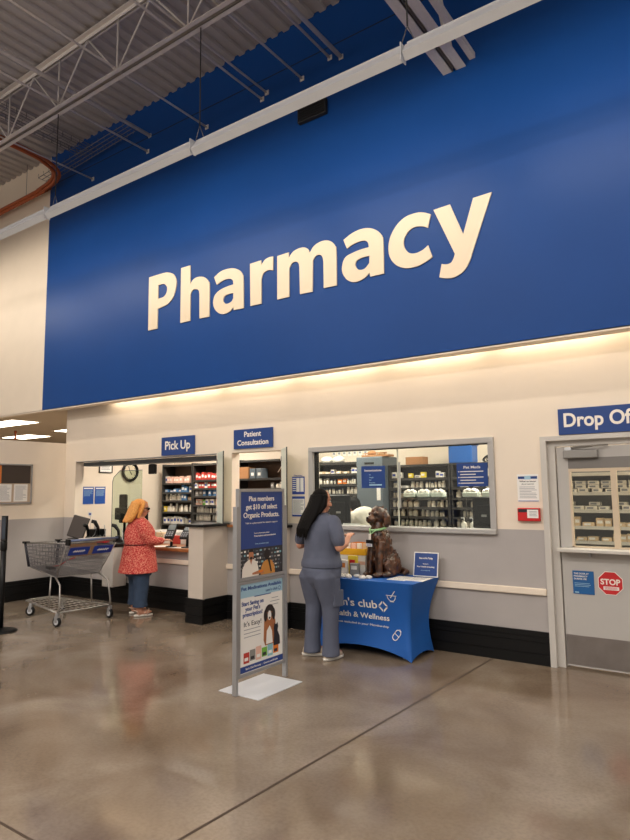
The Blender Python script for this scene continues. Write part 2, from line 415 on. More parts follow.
# black cove base with two grooves, and cream rail
def base_profile(b, x0, x1, y0, dirx=False, s=-1):
    for (z0, z1, t) in ((0, .095, .024), (.095, .105, .016), (.105, .205, .024), (.205, .212, .016), (.212, .25, .024), (.25, .258, .014), (.258, .305, .02)):
        if dirx: b.box(y0, y0+s*t, x0, x1, z0, z1, black) if s > 0 else b.box(y0+s*t, y0, x0, x1, z0, z1, black)
        else: b.box(x0, x1, y0-t, y0, z0, z1, black)
b = MB(); base_profile(b, -9.535, -6.1, 0); base_profile(b, -5.84, -5.08, 0); base_profile(b, -4.8, -1.735, 0); base_profile(b, -.5, 5, 0)
struct(b.build('baseboard_back'), 'tall black cove base along the pharmacy wall')
b = MB(); base_profile(b, -6, 0, -9.56, True, 1); struct(b.build('baseboard_left'), 'black cove base along the left side wall')
b = MB()
for (x0, x1) in ((-7.8, -6.1), (-5.84, -5.08), (-4.8, -1.735), (-.5, 5)):
    b.rbox(x0, x1, -.035, 0, .64, .705, cream, .01)
struct(b.build('trim_5'), 'cream chair rail along the grey lower wall')

# wing walls either side of the consultation window
for i, (x0, x1) in enumerate(((-6.1, -5.84), (-5.06, -4.80))):
    b = MB(); b.box(x0, x1, -.45, 0, 0, 1.2, wingp)
    w = struct(b.build('wall_wing_' + ('left', 'right')[i]), 'grey half height wing wall beside the consultation window')
    b = MB()
    for (z0, z1, t) in ((0, .095, .024), (.095, .105, .016), (.105, .205, .024), (.205, .212, .016), (.212, .305, .024)):
        b.box(x0-t, x1+t, -.45-t, -.025, z0, z1, black)
    struct(b.build('baseboard_wing_' + ('left', 'right')[i]), 'black cove base around the half height wing wall')
    t = MB(); t.rbox(x0-.05, x1+.05, -.5, .0, 1.2, 1.235, blackp, .012)
    tag(t.build('ledge_cap'), ('black laminate cap on the half wall at the right end of the pickup counter', 'black laminate cap on the half wall mostly hidden behind the floor sign')[i], 'ledge', 'black caps on the half walls')

# ------------------------------------------------------------------ big letters
LETTER_LABELS = ['capital P starting the word Pharmacy on the blue wall', 'letter h after the capital P on the blue wall',
 'first letter a of Pharmacy, between h and r', 'letter r between the first a and the m of Pharmacy', 'wide letter m in the middle of Pharmacy',
 'second letter a of Pharmacy, between m and c', 'letter c before the final y of Pharmacy', 'final letter y of Pharmacy, highest at the right']
for (ch, loops), lb in zip(LETTERS, LETTER_LABELS):
    lps = [spline(l) for l in loops]
    cx = sum(p[0] for p in lps[0])/len(lps[0]); 
    b = MB(); b.poly([(p[0]-cx, p[1]-3.98) for p in lps[0]], lettm, [[(p[0]-cx, p[1]-3.98) for p in l] for l in lps[1:]], d=.015)
    tag(b.build('wall_letter', loc=(cx, -.3, 3.98)), 'large cream ' + lb, 'letter', 'big cream letters on the blue wall')

# ------------------------------------------------------------------ ceiling steel
def joist(y, zt, zb, x0, x1, label):
    r = empty('roof_joist', ((x0+x1)/2, y, zb), label, 'joist'); ox = (x0+x1)/2
    for nm, z, h in (('top_chord', zt, .06), ('bottom_chord', zb, .07)):
        b = MB()
        for s in (-1, 1):
            b.box(x0-ox, x1-ox, s*.015 if s > 0 else -.022, .022 if s > 0 else -.015, z-zb, z-zb+h, steelw)
            b.box(x0-ox, x1-ox, .015 if s > 0 else -.075, .075 if s > 0 else -.015, z-zb+(h-.008 if nm == 'top_chord' else 0), z-zb+(h if nm == 'top_chord' else .008), steelw)
        b.build(nm, r)
    x = x0-ox; k = 0; st = .62
    while x+st*2 <= x1-ox+.1:
        for (a, c) in (((x, .04), (x+st, zt-zb+.02)), ((x+st, zt-zb+.02), (x+2*st, .04))):
            b = MB(); b.tube([(a[0], 0, a[1]), (c[0], 0, c[1])], .011, steelw, 6); b.build('web_rod', r)
        b = MB(); b.tube([(x+2*st, 0, .04), (x+2*st, 0, zt-zb+.02)], .012, steelw, 6); b.build('web_post', r)
        x += 2*st
    return r
joist(-1.76, 7.43, 6.70, -13.5, 1.5, 'white open web steel joist under the roof deck, parallel to the wall')
# joist girder running out from the wall
r = empty('joist_girder', (-2.34, -.3, 6.03), 'heavy white steel girder running out from the blue wall at the top', 'girder')
b = MB()
for s in (-1, 1):
    xa, xb = (.012, .125) if s > 0 else (-.125, -.012)
    b.box(xa, xb, -7, -.0, 0, .012, steelw); b.box(s*.012 if s > 0 else -.024, .024 if s > 0 else -.012, -7, 0, 0, .12, steelw)
b.build('bottom_chord', r)
b = MB(); b.box(-.1, .1, -7, 0, 1.33, 1.345, steelw); b.box(-.02, .02, -7, 0, 1.25, 1.345, steelw); b.build('top_chord', r)
y = -.05
for k in range(5):
    b = MB(); b.bar((0, y, .06), (0, y-.7, 1.3), .05, steelw); b.build('web_member', r)
    b = MB(); b.bar((0, y-.7, 1.3), (0, y-1.4, .06), .05, steelw); b.build('web_member', r)
    y -= 1.4
b = MB(); b.box(.17, .23, -1.2, 0, .05, .11, steelw); b.build('bracket', r)

# bridging rods from the joist to the wall
rods = [(-7.24, 6.78, .014), (-7.2, 7.02, .028), (-5.99, 6.72, .014), (-4.98, 6.74, .014), (-4.9, 6.8, .014), (-4.33, 6.76, .014), (-3.91, 6.86, .016), (-3.75, 6.8, .026), (-8.6, 6.76, .012)]
rl = ['thin', 'thick', 'thin', 'thin', 'thin', 'thin', 'thin', 'thick', 'thin']
rw = ['thin white rod under the deck, second from the left corner', 'thick white pipe stub just above the second thin rod from the corner', 'thin white rod ending on the blue wall left of the hanging cable',
 'thin white rod right of the hanging cable, lower of its pair', 'thin white rod right of the hanging cable, upper of its pair', 'single thin white rod with bent tip in the middle of the dark blue wall',
 'thinner white rod of the right hand pair near the girder', 'thicker white pipe of the right hand pair near the girder', 'thin white rod nearest the orange conduit']
for (x, z, rr), lb in zip(rods, rw):
    b = MB(); b.tube([(0, 0, 0), (0, -5.2, 0)], rr, steelw, 8); b.box(-.03, .03, -.01, 0, -.03, .03, steelw)
    tag(b.build('bridging_rod', loc=(x, -.3, z)), lb, 'rod', 'bridging rods under the roof')

# wall-wash fixtures on cables
FX = [(-13.2, -10.3, .02), (-10.3, -7.45, .02), (-7.45, -4.71, .01), (-4.71, -2.2, -.015), (-2.2, .5, -.01)]
FL = ['white linear light trough furthest left, over the cream wall beyond the picture edge', 'white linear light trough over the left cream wall', 'white linear light trough in front of the first half of the word Pharmacy', 'white linear light trough between the two middle hanging cables', 'white linear light trough at the top right, running past the girder']
lampe = mat('lamp_strip', 'FFF2DC', emit=4)
for (x0, x1, dz), lb in zip(FX, FL):
    cx = (x0+x1)/2; h = (x1-x0)/2-.006
    r = empty('wall_wash_light', (cx, -1.72, 5.305+dz), lb, 'light fixture', 'linear light troughs hung along the wall')
    b = MB()
    prof = [(-.035, .10), (.035, .10), (.06, .06), (.09, .058), (.09, .05), (.05, .046), (.0, .02), (-.07, -.02), (-.04, -.092), (-.045, -.1), (-.105, -.025), (-.06, .055)]
    prof = [(p[0]*.85, p[1]*.78) for p in prof]
    vs = [(s*h, p[0], p[1]) for s in (-1, 1) for p in prof]; n = len(prof)
    fs = [(i, (i+1) % n, n+(i+1) % n, n+i) for i in range(n)] + [tuple(range(n)), tuple(range(n, 2*n))]
    b.add(vs, fs, fixm); b.build('housing', r)
    b = MB(); b.box(-h+.02, h-.02, -.03, .03, .078, .095, fixm); b.build('top_rail', r)
    b = MB(); b.tube([(-h+.15, .016, .008), (h-.15, .016, .008)], .01, lampe, 8); b.build('lamp', r)
    b = MB(); b.box(h-.004, h+.004, -.092, .0, -.08, .078, fixm); b.build('joint_plate', r)
    area('wall_wash_lamp', (cx, -1.69, 5.305+dz+.012), h*2-.4, .03, WASH*(x1-x0)/2.6, (1, .90, .76), (0, .85, -.5))
for x, lb in ((-7.35, 'left'), (-4.66, 'middle'), (-2.18, 'right')):
    r = empty('hanging_cable', (x, -1.72, 5.41), {'left': 'thin dark cable holding the light troughs near the left edge of the blue wall', 'middle': 'thin dark cable holding the light troughs between the first two letters and the roof', 'right': 'short chain holding the light troughs beside the girder'}[lb], 'cable', 'suspension cables of the light troughs')
    b = MB(); b.tube([(0, 0, .14), (.0, 0, 1.36)], .007, shelfm, 6); b.build('wire', r)
    b = MB(); b.tube([(0, 0, .15), (-.06, 0, .0)], .005, wirem, 6); b.tube([(0, 0, .15), (.06, 0, .0)], .005, wirem, 6); b.build('bridle', r)

# vent box on the wall
b = MB(); b.rbox(-.21, .21, -.06, 0, 0, .2, vent_d, .01)
for k in range(6): b.box(-.19, .19, -.068, -.058, .02+k*.03, .032+k*.03, blackp)
tag(b.build('wall_speaker', loc=(-4.16, -.3, 6.15)), 'small black louvred box on the blue wall under the light troughs', 'speaker')

# orange conduit and wire tray
path = [(-9.0, -3.4, 6.95), (-9.02, -1.3, 6.95), (-9.1, -.85, 6.95), (-9.24, -.58, 6.93), (-9.5, -.46, 6.9), (-9.95, -.42, 6.88), (-10.4, -.42, 6.86), (-17.5, -.42, 6.8)]
def smooth_path(p, n=4):
    out = []
    for i in range(len(p)-1):
        a, b_, c, d = p[max(i-1, 0)], p[i], p[i+1], p[min(i+2, len(p)-1)]
        for k in range(n):
            t = k/n
            out.append(tuple(.5*((2*b_[j])+(-a[j]+c[j])*t+(2*a[j]-5*b_[j]+4*c[j]-d[j])*t*t+(-a[j]+3*b_[j]-3*c[j]+d[j])*t**3) for j in range(3)))
    return out+[p[-1]]
b = MB(); sp = smooth_path(path); 
for off in ((0, 0), (.04, .035), (-.03, .04)):
    b.tube([(p[0]+9.5+off[0], p[1]+.5+off[0], p[2]-6.9+off[1]) for p in sp], .028, orangec, 8)
[b.tube([(q[0], q[1], q[2]), (q[0], q[1], .64)], .005, wirem, 6) for q in ((.47, -1.2, .05), (-.9, .08, -.03))]
tag(b.build('cable_conduit', loc=(-9.5, -.5, 6.9)), 'bundle of orange conduit curving round the corner under the roof deck', 'conduit')
r = empty('cable_tray', (-8.85, -.6, 7.14), 'galvanised wire basket cable tray in the upper left corner beside the orange conduit', 'cable tray')
b = MB()
for i in range(5):
    for (y0, y1, xx) in ((-3, .25, 0),):
        b.tube([(xx+i*.075, y0, .06), (xx+i*.075, y1, .06)], .005, wirem, 4)
for z in (.1, .15):
    for xx in (0, .3): b.tube([(xx, -3, z), (xx, .25, z)], .005, wirem, 4)
for k in range(22): b.tube([(0, -3+k*.15, .15), (0, -3+k*.15, .06), (.3, -3+k*.15, .06), (.3, -3+k*.15, .15)], .006, wirem, 4)
b.build('tray_run', r)
b = MB()
for i in range(4): b.tube([(-.9, .02+i*.07, -.12), (1.4, .02+i*.07, .02)], .008, wirem, 4)
for k in range(16): b.tube([(-.9+k*.15, .02, -.05+k*.007), (-.9+k*.15, .02, -.12+k*.007), (-.9+k*.15, .23, -.12+k*.007), (-.9+k*.15, .23, -.05+k*.007)], .004, wirem, 4)
b.build('tray_branch', r)

# side ceiling panel lights
for (x0, x1, y0, y1), lb in (((-13.0, -11.5, .1, .7), 'glowing ceiling panel nearest the upper wall, left edge'), ((-15.4, -14.15, 1.95, 2.6), 'glowing ceiling panel just above the top of the side wall'), ((-12.9, -12.0, 1.8, 2.4), 'small sliver of glowing ceiling panel beside the pharmacy corner')):
    cx, cy = (x0+x1)/2, (y0+y1)/2
    r = empty('ceiling_panel_light', (cx, cy, 3.05), lb, 'ceiling light', 'panel lights in the dropped ceiling')
    b = MB(); hx, hy = (x1-x0)/2, (y1-y0)/2
    b.box(-hx, hx, -hy, hy, -.014, -.002, whitep); b.build('frame', r)
    b = MB(); b.box(-hx+.04, hx-.04, -hy+.04, hy-.04, -.02, -.014, mat('panel_glow', 'FFF3DA', emit=9)); b.build('diffuser', r)
    area('panel_light_source', (cx, cy, 3.02), 1.2, .5, 70, (1, .93, .82))
b = MB(); b.lathe([(.03, 0), (.03, -.05), (.02, -.06), (.02, -.16), (.05, -.17), (.05, -.18), (.01, -.2)], orangec, 10)
tag(b.build('sprinkler_head', loc=(-13.6, 1.35, 3.05)), 'small brown sprinkler hanging between the two glowing ceiling panels', 'sprinkler')
b = MB(); b.lathe([(.07, 0), (.07, -.06), (.06, -.1), (.03, -.14), (.005, -.15)], blackp, 12)
tag(b.build('dome_camera', loc=(-14.2, 3.6, 3.05)), 'dark dome security camera just above the side wall near the corner', 'camera')

# cove lights hidden in the slot
x = -7.75; 
while x < 4:
    area('cove_lamp', (x, -.085, 3.17), 1.12, .05, COVE, (1, .83, .6), (0, .1, -1)); x += 1.24
b = MB(); b.box(-9.5, 5, -.2, 0, 3.3, 3.32, whitep); b.box(-9.5, 5, -.155, -.15, 3.045, 3.06, whitep)
for k in range(21): b.box(-9.1+.62*k-.22, -9.1+.62*k+.22, -.125, -.055, 3.185, 3.22, whitep)
struct(b.build('trim_6'), 'light slot hidden behind the fascia lip')

# store high-bay fixtures (above and behind the viewpoint)
for (x, y) in ((-9, -7.2), (-4.5, -7.2), (0, -7.2), (4.5, -7.2), (-9, -11), (-4.5, -11), (0, -11), (4.5, -11)):
    r = empty('high_bay_light', (x, y, 6.4), 'long white high bay ceiling light over the shop floor', 'ceiling light', 'high bay lights behind the viewpoint')
    b = MB(); b.rbox(-1.5, 1.5, -.16, .16, 0, .1, fixm, .02); b.build('housing', r)
    for q in (-1.3, 1.3): b = MB(); b.tube([(q, .1, .1), (q, .1, 1.115)], .004, wirem, 6); b.build('suspension_wire', r)
    b = MB(); b.box(-1.3, 1.3, -.05, .05, .101, .106, MATS.get('high_bay_glow') or mat('high_bay_glow', 'FFF4E2', emit=6)); b.build('added_uplight', r); area('added_deck_uplight', (x, y, 6.51), 2.6, .1, BAY*.8, (1, .94, .88), (0, 0, 1))  # upward glow and lamp added to brighten the roof deck
    b = MB(); b.box(-1.45, 1.45, -.13, .13, -.012, -.001, mat('high_bay_glow', 'FFF4E2', emit=6)); b.build('diffuser', r)
    area('high_bay_source', (x, y, 6.37), 2.8, .25, BAY, (1, .94, .87))
for x in (-8, -5.2, -2.4, -.3):
    r = empty('troffer_light', (x, 1.2, 2.95), 'white ceiling panel light inside the pharmacy', 'ceiling light', 'panel lights inside the pharmacy')
    b = MB(); b.box(-.6, .6, -.3, .3, -.014, -.002, mat('panel_glow2', 'FFF6E6', emit=5)); b.build('diffuser', r)
    area('troffer_source', (x, 1.2, 2.92), 1.1, .5, TROF, (1, .93, .82))
# ------------------------------------------------------------------ openings, counters
# pickup opening
b = MB(); b.box(-9.27, -6.05, .15, .38, 2.09, 2.15, greycab); b.box(-9.27, -6.05, -.004, .15, 2.155, 2.165, alum)
struct(b.build('trim_7'), 'grey shutter housing under the head of the pickup opening')
b = MB(); b.rbox(-7.84, -6.1, -.12, .62, .825, .87, woodm, .01)
b.box(-7.82, -6.12, .56, .6, 0, .825, greyp)
tag(b.build('pickup_counter'), 'wooden counter top of the pickup window where the person in red stands', 'counter')
r = empty('register_counter', (-8.555, 0, 0), 'black topped register counter with a pale end panel left of the pickup counter', 'counter')
b = MB(); b.rbox(-.705, .705, -.3, .62, .845, .9, blackp, .01); b.build('countertop', r)
b = MB(); b.rbox(.44, .69, -.28, -.03, .27, .844, doorf, .01); b.build('end_panel', r)
b = MB(); b.rbox(-.07, .07, -.06, .0, .0, .15, blackp, .012); b.rbox(-.03, .03, -.055, .02, .15, .154, alum, .001)
tag(b.build('ceiling_scanner', loc=(-7.63, .26, 1.925)), 'small black box hanging from the head of the pickup opening', 'scanner')

# consultation opening
b = MB(); b.rbox(-5.765, -5.065, -.1, .45, 1.182, 1.215, woodm, .008)
tag(b.build('consultation_counter'), 'wooden ledge of the patient consultation window behind the floor sign', 'counter')
def wing_glass(p0, p1, z0, z1, lb):
    dx, dy = p1[0]-p0[0], p1[1]-p0[1]; L = math.hypot(dx, dy)
    r = empty('glass_screen', (p0[0], p0[1], z0), lb, 'screen', 'hinged glass screens', math.atan2(dy, dx))
    b = MB(); b.rbox(0, L, -.005, .005, 0.003, z1-z0, frost, .003); b.build('pane', r)
    b = MB(); b.box(L-.004, L+.004, -.007, .007, 0.003, z1-z0, shelfm); b.build('edge_strip', r)
    b = MB()
    for z in (.12, z1-z0-.12): b.rbox(-.015, .05, -.012, .012, z-.03, z+.03, alum, .004)
    b.build('hinge', r)
    return r
wing_glass((-6.03, -.006), (-5.64, -.30), 1.238, 2.17, 'pale green frosted glass screen swung out at the right end of the pickup opening')
wing_glass((-4.92, -.006), (-4.6, -.31), 1.238, 2.17, 'pale green frosted glass screen swung out beside the patient consultation window')
for (a, c, lb) in (((-6.1, .19, 2.07), (-6.45, .4, 1.9), 'thin white rod imitating a reflection at the upper right of the pickup opening'), ((-4.97, .19, 2.1), (-5.3, .4, 1.9), 'thin white rod imitating a reflection at the upper right of the patient consultation window')):  # slanting reflections in the openings, built as thin white rods
    b = MB(); b.tube([(0, 0, 0), tuple(c[i]-a[i] for i in range(3))], .006, whitep, 6); b.box(-.012, .012, -.012, .012, -.012, .03, alum)
    tag(b.build('reflection_rod', loc=a), lb, 'rod', 'white reflection rods')

# main window
b = MB(); fr = trimg
X0, X1, Z0, Z1 = -4.49, -2.19, 1.195, 2.17
b.rbox(X0, X1, -.03, .12, Z1-.06, Z1, fr, .006); b.rbox(X0, X1, -.05, .14, Z0, Z0+.05, fr, .008)
b.rbox(X0, X0+.06, -.0285, .119, Z0+.045, Z1-.055, fr, .003); b.rbox(X1-.06, X1, -.0285, .119, Z0+.045, Z1-.055, fr, .003)
b.box(X0+.06, X0+.068, .02, .1, Z0+.05, Z1-.06, blackp); b.box(X1-.068, X1-.06, .02, .1, Z0+.05, Z1-.06, blackp); b.box(X0+.06, X1-.06, .02, .1, Z1-.066, Z1-.06, blackp)
b.box(X0+.07, X1-.07, .06, .066, Z0+.05, Z1-.067, glass)
b.box(-3.325, -3.315, .055, .072, Z0+.05, Z1-.067, mat('glass_joint', 'B9BBAE', .4))
struct(b.build('window_1'), 'wide grey framed pharmacy window with clear glass')
tag(MB().rbox(0, .012, 0, .03, 0, .5, alum, .003).build('pull_handle', loc=(-3.29, .02, 1.45)), 'slim metal handle on the joint of the wide window', 'handle')

def sheet(name, x, y, z, w, h, base, draw, label, cat, group=None, rz=0, th=.006, tilt=0, parent=None):
    b = MB(); b.box(-w/2, w/2, -th, 0, 0, h, base)
    draw(b, w, h, -th)
    o = b.build(name, parent, loc=(x, y, z), rz=rz)
    if tilt: o.rotation_euler[0] = tilt
    if label: tag(o, label, cat, group)
    return o
def lines(b, x0, x1, z1, z0, n, y, m, t=.35, seed=1):
    rd = random.Random(seed); p = (z1-z0)/n
    for k in range(n):
        b.rect(x0, x1-(x1-x0)*rd.choice((0, .05, .1, .3)), z1-(k+1)*p+p*(1-t)/2, z1-(k+1)*p+p*(1+t)/2, y, m)

# wall signs
sheet('wall_sign', -6.805, -.004, 2.175, .68, .265, signb, lambda b, w, h, y: b.text('Pick Up', 0, .085, .125, whitep, w=.52, y=y, bold=.02, align='C'), 'blue wall sign reading Pick Up', 'sign', th=.02)
def pc(b, w, h, y):
    b.text('Patient', 0, .155, .07, whitep, w=.29, y=y, bold=.015, align='C'); b.text('Consultation', 0, .045, .07, whitep, w=.53, y=y, bold=.015, align='C')
sheet('wall_sign', -5.385, -.004, 2.205, .665, .255, signb, pc, 'blue wall sign reading Patient Consultation', 'sign', th=.02)
sheet('wall_sign', -1.05, -.004, 2.148, 1.0, .245, signb, lambda b, w, h, y: b.text('Drop Off', -.45, .075, .13, whitep, w=.625, y=y, bold=.025), 'blue wall sign reading Drop Off above the grey door', 'sign', th=.02)

# notices between the openings
def n1(b, w, h, y):
    b.text('Pharmacy', 0, h+.008, .018, bluetext, w=.13, y=y, align='C')
    for i in (0, 1): b.rect(-.03+i*.06, .02+i*.06, .03, h-.015, y, paper)
    for k in range(7): b.rect(-w/2+.008, -.036, .04+k*.025, .05+k*.025, y, paper)
sheet('wall_notice', -4.66, -.002, 1.605, .19, .215, bluetext, n1, 'blue and white opening hours chart, upper of the two beside the wide window', 'notice', th=.003)
def n2(b, w, h, y):
    b.rect(-w/2, w/2, h-.03, h, y, bluetext); b.rect(-w/2, w/2, 0, .022, y, bluetext)
    b.rect(-w/2, -w/2+.005, 0, h, y, bluetext); b.rect(w/2-.005, w/2, 0, h, y, bluetext)
    lines(b, -w/2+.015, w/2-.015, h-.04, .03, 14, y, greytext, .4, 3)
sheet('wall_notice', -4.66, -.002, 1.335, .195, .245, paper, n2, 'white notice with blue border, lower of the two beside the wide window', 'notice', th=.003)
def n3(b, w, h, y):
    b.rect(-w/2+.01, w/2-.01, h-.045, h-.02, y, signb)
    b.rect(-.03, .03, h-.05, h-.015, y-.0005, lightb)
    b.text('What to know', 0, h-.075, .014, darkp, w=.16, y=y, align='C', bold=.02); b.text('about vaccines', 0, h-.1, .014, darkp, w=.12, y=y, align='C')
    lines(b, -w/2+.02, w/2-.02, h-.115, .03, 8, y, greytext, .3, 5); b.rect(-w/2+.005, w/2-.005, .004, .01, y, bluetext)
sheet('wall_notice', -1.87, -.002, 1.52, .205, .265, paper, n3, 'white paper notice with a blue heading left of the grey door', 'notice', th=.003)
r = empty('notice_box', (-1.865, -.002, 1.335), 'small red wall box with a white card left of the grey door', 'box')
b = MB(); b.rbox(-.105, .105, -.045, 0, 0, .125, redm, .006); b.build('box_body', r)
b = MB(); b.box(-.095, .095, -.0475, -.0455, .085, .115, darkp); b.box(-.01, .095, -.049, -.0475, .03, .11, paper); lines(b, .01, .085, .1, .045, 4, -.049, greytext); b.build('card', r)

# notice board on side wall (faces +x)
r = empty('notice_board', (-9.556, -.9, 1.49), 'framed notice board with dark top panel and white sheets on the left side wall', 'notice board', rz=PI/2)
b = MB()
for (x0, x1, z0, z1) in ((-.3, .3, 0, .02), (-.3, .3, .6, .62), (-.3, -.28, 0, .62), (.28, .3, 0, .62)): b.box(x0, x1, -.03, 0, z0, z1, alum)
b.box(-.28, .28, -.01, 0, .02, .6, mat('cork_panel', 'B9A48E', .8)); b.build('frame', r)
b = MB(); b.box(-.2, .27, -.016, -.011, .32, .595, mat('dark_board', '3E342D', .6)); b.box(-.275, -.2, -.016, -.011, .32, .595, orange); b.build('dark_panel', r)
for i, x in enumerate((-.14, .12)):
    b = MB(); b.box(-.11, .11, -.004, 0, 0, .27, paper); lines(b, -.09, .09, .25, .02, 14, -.004, greytext, .3, i); b.build('sheet', r, loc=(x, -.012, .035))

# posters inside pickup on side wall
def pb(sd):
    def f(b, w, h, y):
        b.rect(-w/2+.02, w/2-.02, h-.04, h-.02, y, whitep); lines(b, -w/2+.02, w/2-.02, h-.06, h*.45, 6, y, lightb, .3, sd)
    return f
sheet('wall_poster', -9.556, .45, 1.455, .215, .3, mat('poster_blue', '2450A0', .4), pb(1), 'blue text poster on the inner side wall, left of the pair', 'poster', 'blue posters inside the pickup opening', rz=PI/2, th=.003)
sheet('wall_poster', -9.556, .69, 1.455, .215, .3, MATS['poster_blue'], pb(2), 'blue text poster on the inner side wall, right of the pair', 'poster', 'blue posters inside the pickup opening', rz=PI/2, th=.003)
r = empty('framed_certificate', (-9.556, .79, 2.0), 'small framed certificate high on the inner side wall beside the clock', 'frame', rz=PI/2)
b = MB(); 
for (x0, x1, z0, z1) in ((-.14, .14, 0, .015), (-.14, .14, .185, .2), (-.14, -.125, 0, .2), (.125, .14, 0, .2)): b.box(x0, x1, -.018, 0, z0, z1, blackp)
b.build('frame', r)
b = MB(); b.box(-.125, .125, -.006, 0, .015, .185, paper); lines(b, -.09, .09, .15, .05, 4, -.006, greytext); b.build('document', r)
# clock
r = empty('wall_clock', (-9.556, 1.31, 2.03), 'round wall clock with dark rim inside the pickup opening', 'clock', rz=PI/2)
def disc(b, rr, y0, y1, m, n=32):
    vs = [(rr*math.cos(2*PI*k/n), y, rr*math.sin(2*PI*k/n)) for y in (y0, y1) for k in range(n)]
    b.add(vs, [tuple(range(n)), tuple(range(n, 2*n))]+[(k, (k+1) % n, n+(k+1) % n, n+k) for k in range(n)], m)
b = MB(); b.tube([(.16*math.cos(2*PI*k/32), -.03, .16*math.sin(2*PI*k/32)) for k in range(32)], .026, blackp, 8, closed=True); b.build('rim', r)
b = MB(); disc(b, .15, -.016, 0, mat('clock_face', 'D9CDB4', .5))
for k in range(12):
    a = 2*PI*k/12; b.bar((.115*math.cos(a), -.018, .115*math.sin(a)), (.135*math.cos(a), -.018, .135*math.sin(a)), .008, darkp)
b.build('face', r)
b = MB(); b.bar((0, -.022, 0), (-.035, -.022, .1), .009, darkp); b.build('minute_hand', r)
b = MB(); b.bar((0, -.024, 0), (.04, -.024, -.055), .011, darkp); b.build('hour_hand', r)

# plexiglass screen with a clipped corner
r = empty('plexiglass_shield', (-8.4, .34, .9), 'tall clear plastic shield with a clipped corner behind the register counter', 'screen')
out = [(-.34, 0), (-.34, .93), (-.31, 1.0), (-.16, 1.1), (.4, 1.1), (.4, 0)]
b = MB(); b.poly(out, plexi, d=.006); b.build('panel', r)
b = MB(); b.tube([(p[0], -.003, p[1]) for p in out[:5]], .005, greycab, 6); b.build('edge', r)

# ------------------------------------------------------------------ drop off door
b = MB()
for (y0, y1, t) in ((-.03, .15, .055), (.03, .15, .12)):
    e = .0005*(t > .1); b.box(-1.73+e, -1.73+t, y0, y1, 0, 2.14-t*.8, doorf); b.box(-.58-t, -.58-e, y0, y1, 0, 2.14-t*.8, doorf); b.box(-1.73+e, -.58-e, y0, y1, 2.14-t*.8, 2.14-e, doorf)
struct(b.build('door_1_frame'), 'grey steel door frame of the drop off door')
r = empty('drop_off_door', (-1.155, .05, 0), None); r.name = 'door_1'
r['kind'] = 'structure'; r['label'] = 'grey drop off door with a pass-through window, ledge and steel kick plate'
hx = .445
b = MB(); HX0, HX1, HZ0, HZ1 = -.345, .345, 1.095, 1.93
b.box(-hx, HX0, 0, .045, .02, 2.035, doorm); b.box(HX1, hx, 0, .045, .02, 2.035, doorm); b.box(HX0, HX1, 0, .045, .02, HZ0, doorm); b.box(HX0, HX1, 0, .045, HZ1, 2.035, doorm)
b.build('slab', r)
b = MB(); b.box(-hx+.003, hx-.003, -.004, -.0005, .035, .3, kick); b.build('kick_plate', r)
b = MB(); b.rbox(-hx-.01, hx, -.13, -.001, 1.06, 1.092, doorf, .006); b.box(-.2, -.18, -.05, -.001, 1.02, 1.06, alum); b.build('pass_ledge', r)
fc = mat('window_track_cream', 'C9B79E', .45)
b = MB(); b.box(HX0, HX1, .0, .04, 1.83, 1.93, mat('shutter_grey', '77736F', .5)); b.build('shutter_box', r)
b = MB(); b.box(HX0, HX1, -.005, .035, 1.80, 1.828, fc); b.box(HX0, HX0+.02, .0, .035, 1.095, 1.8, fc); b.box(HX1-.02, HX1, 0, .035, 1.095, 1.8, fc); b.box(HX0, HX1, 0, .035, 1.095, 1.11, fc); b.box(.02, .07, -.006, .035, 1.11, 1.8, fc); b.build('window_frame', r)
b = MB(); b.box(HX0+.02, HX1-.02, .02, .024, 1.11, 1.8, glass); b.build('glass', r)
b = MB(); b.rbox(-.375, -.07, -.055, -.001, 1.925, 2.0, mat('closer_grey', '8E8B87', .4, metal=.3), .008); b.build('closer_body', r)
b = MB(); b.bar((-.34, -.03, 2.02), (-.1, -.07, 2.035), .016, chrome); b.bar((-.1, -.07, 2.035), (.02, -.03, 2.04), .012, chrome); b.rbox(-.36, -.3, -.05, -.01, 2.0, 2.03, fixm, .005); b.build('closer_arm', r)
def db(b, w, h, y):
    for k, t in enumerate(('THIS DOOR AT', 'PHARMACY', 'DURING USE')): b.text(t, -w/2+.012, h-.032-k*.024, .015, whitep, y=y, bold=.02, w=[.13, .12, .11][k])
    lines(b, -w/2+.015, w/2-.03, h*.5, h*.3, 3, y, lightb, .3); b.rect(-w/2+.015, -w/2+.05, .01, .02, y, lightb)
d = sheet('door_notice', -1.42, .0475, .675, .185, .21, mat('door_notice_blue', '1C5B96', .4), db, 'small blue text notice stuck on the grey door left of the stop sign', 'notice', th=.003)
def octo(b, rr, y, m, d=.003):
    b.M = Matrix.Translation((0, y, 0)); b.poly([(rr*math.cos(PI/8+k*PI/4), rr*math.sin(PI/8+k*PI/4)) for k in range(8)], m, d=d); b.M = Matrix.Identity(4)
b = MB(); octo(b, .112, 0, whitep); octo(b, .106, -.003, stopred, .001)
b.text('STOP', 0, -.012, .05, whitep, w=.165, y=-.004, bold=.03, align='C'); b.rect(-.06, .07, -.06, -.03, -.004, paper); lines(b, -.05, .06, -.033, -.057, 3, -.005, redm, .4)
tag(b.build('stop_sign', loc=(-1.19, .0475, .79)), 'red octagonal STOP sign on the grey drop off door', 'sign')

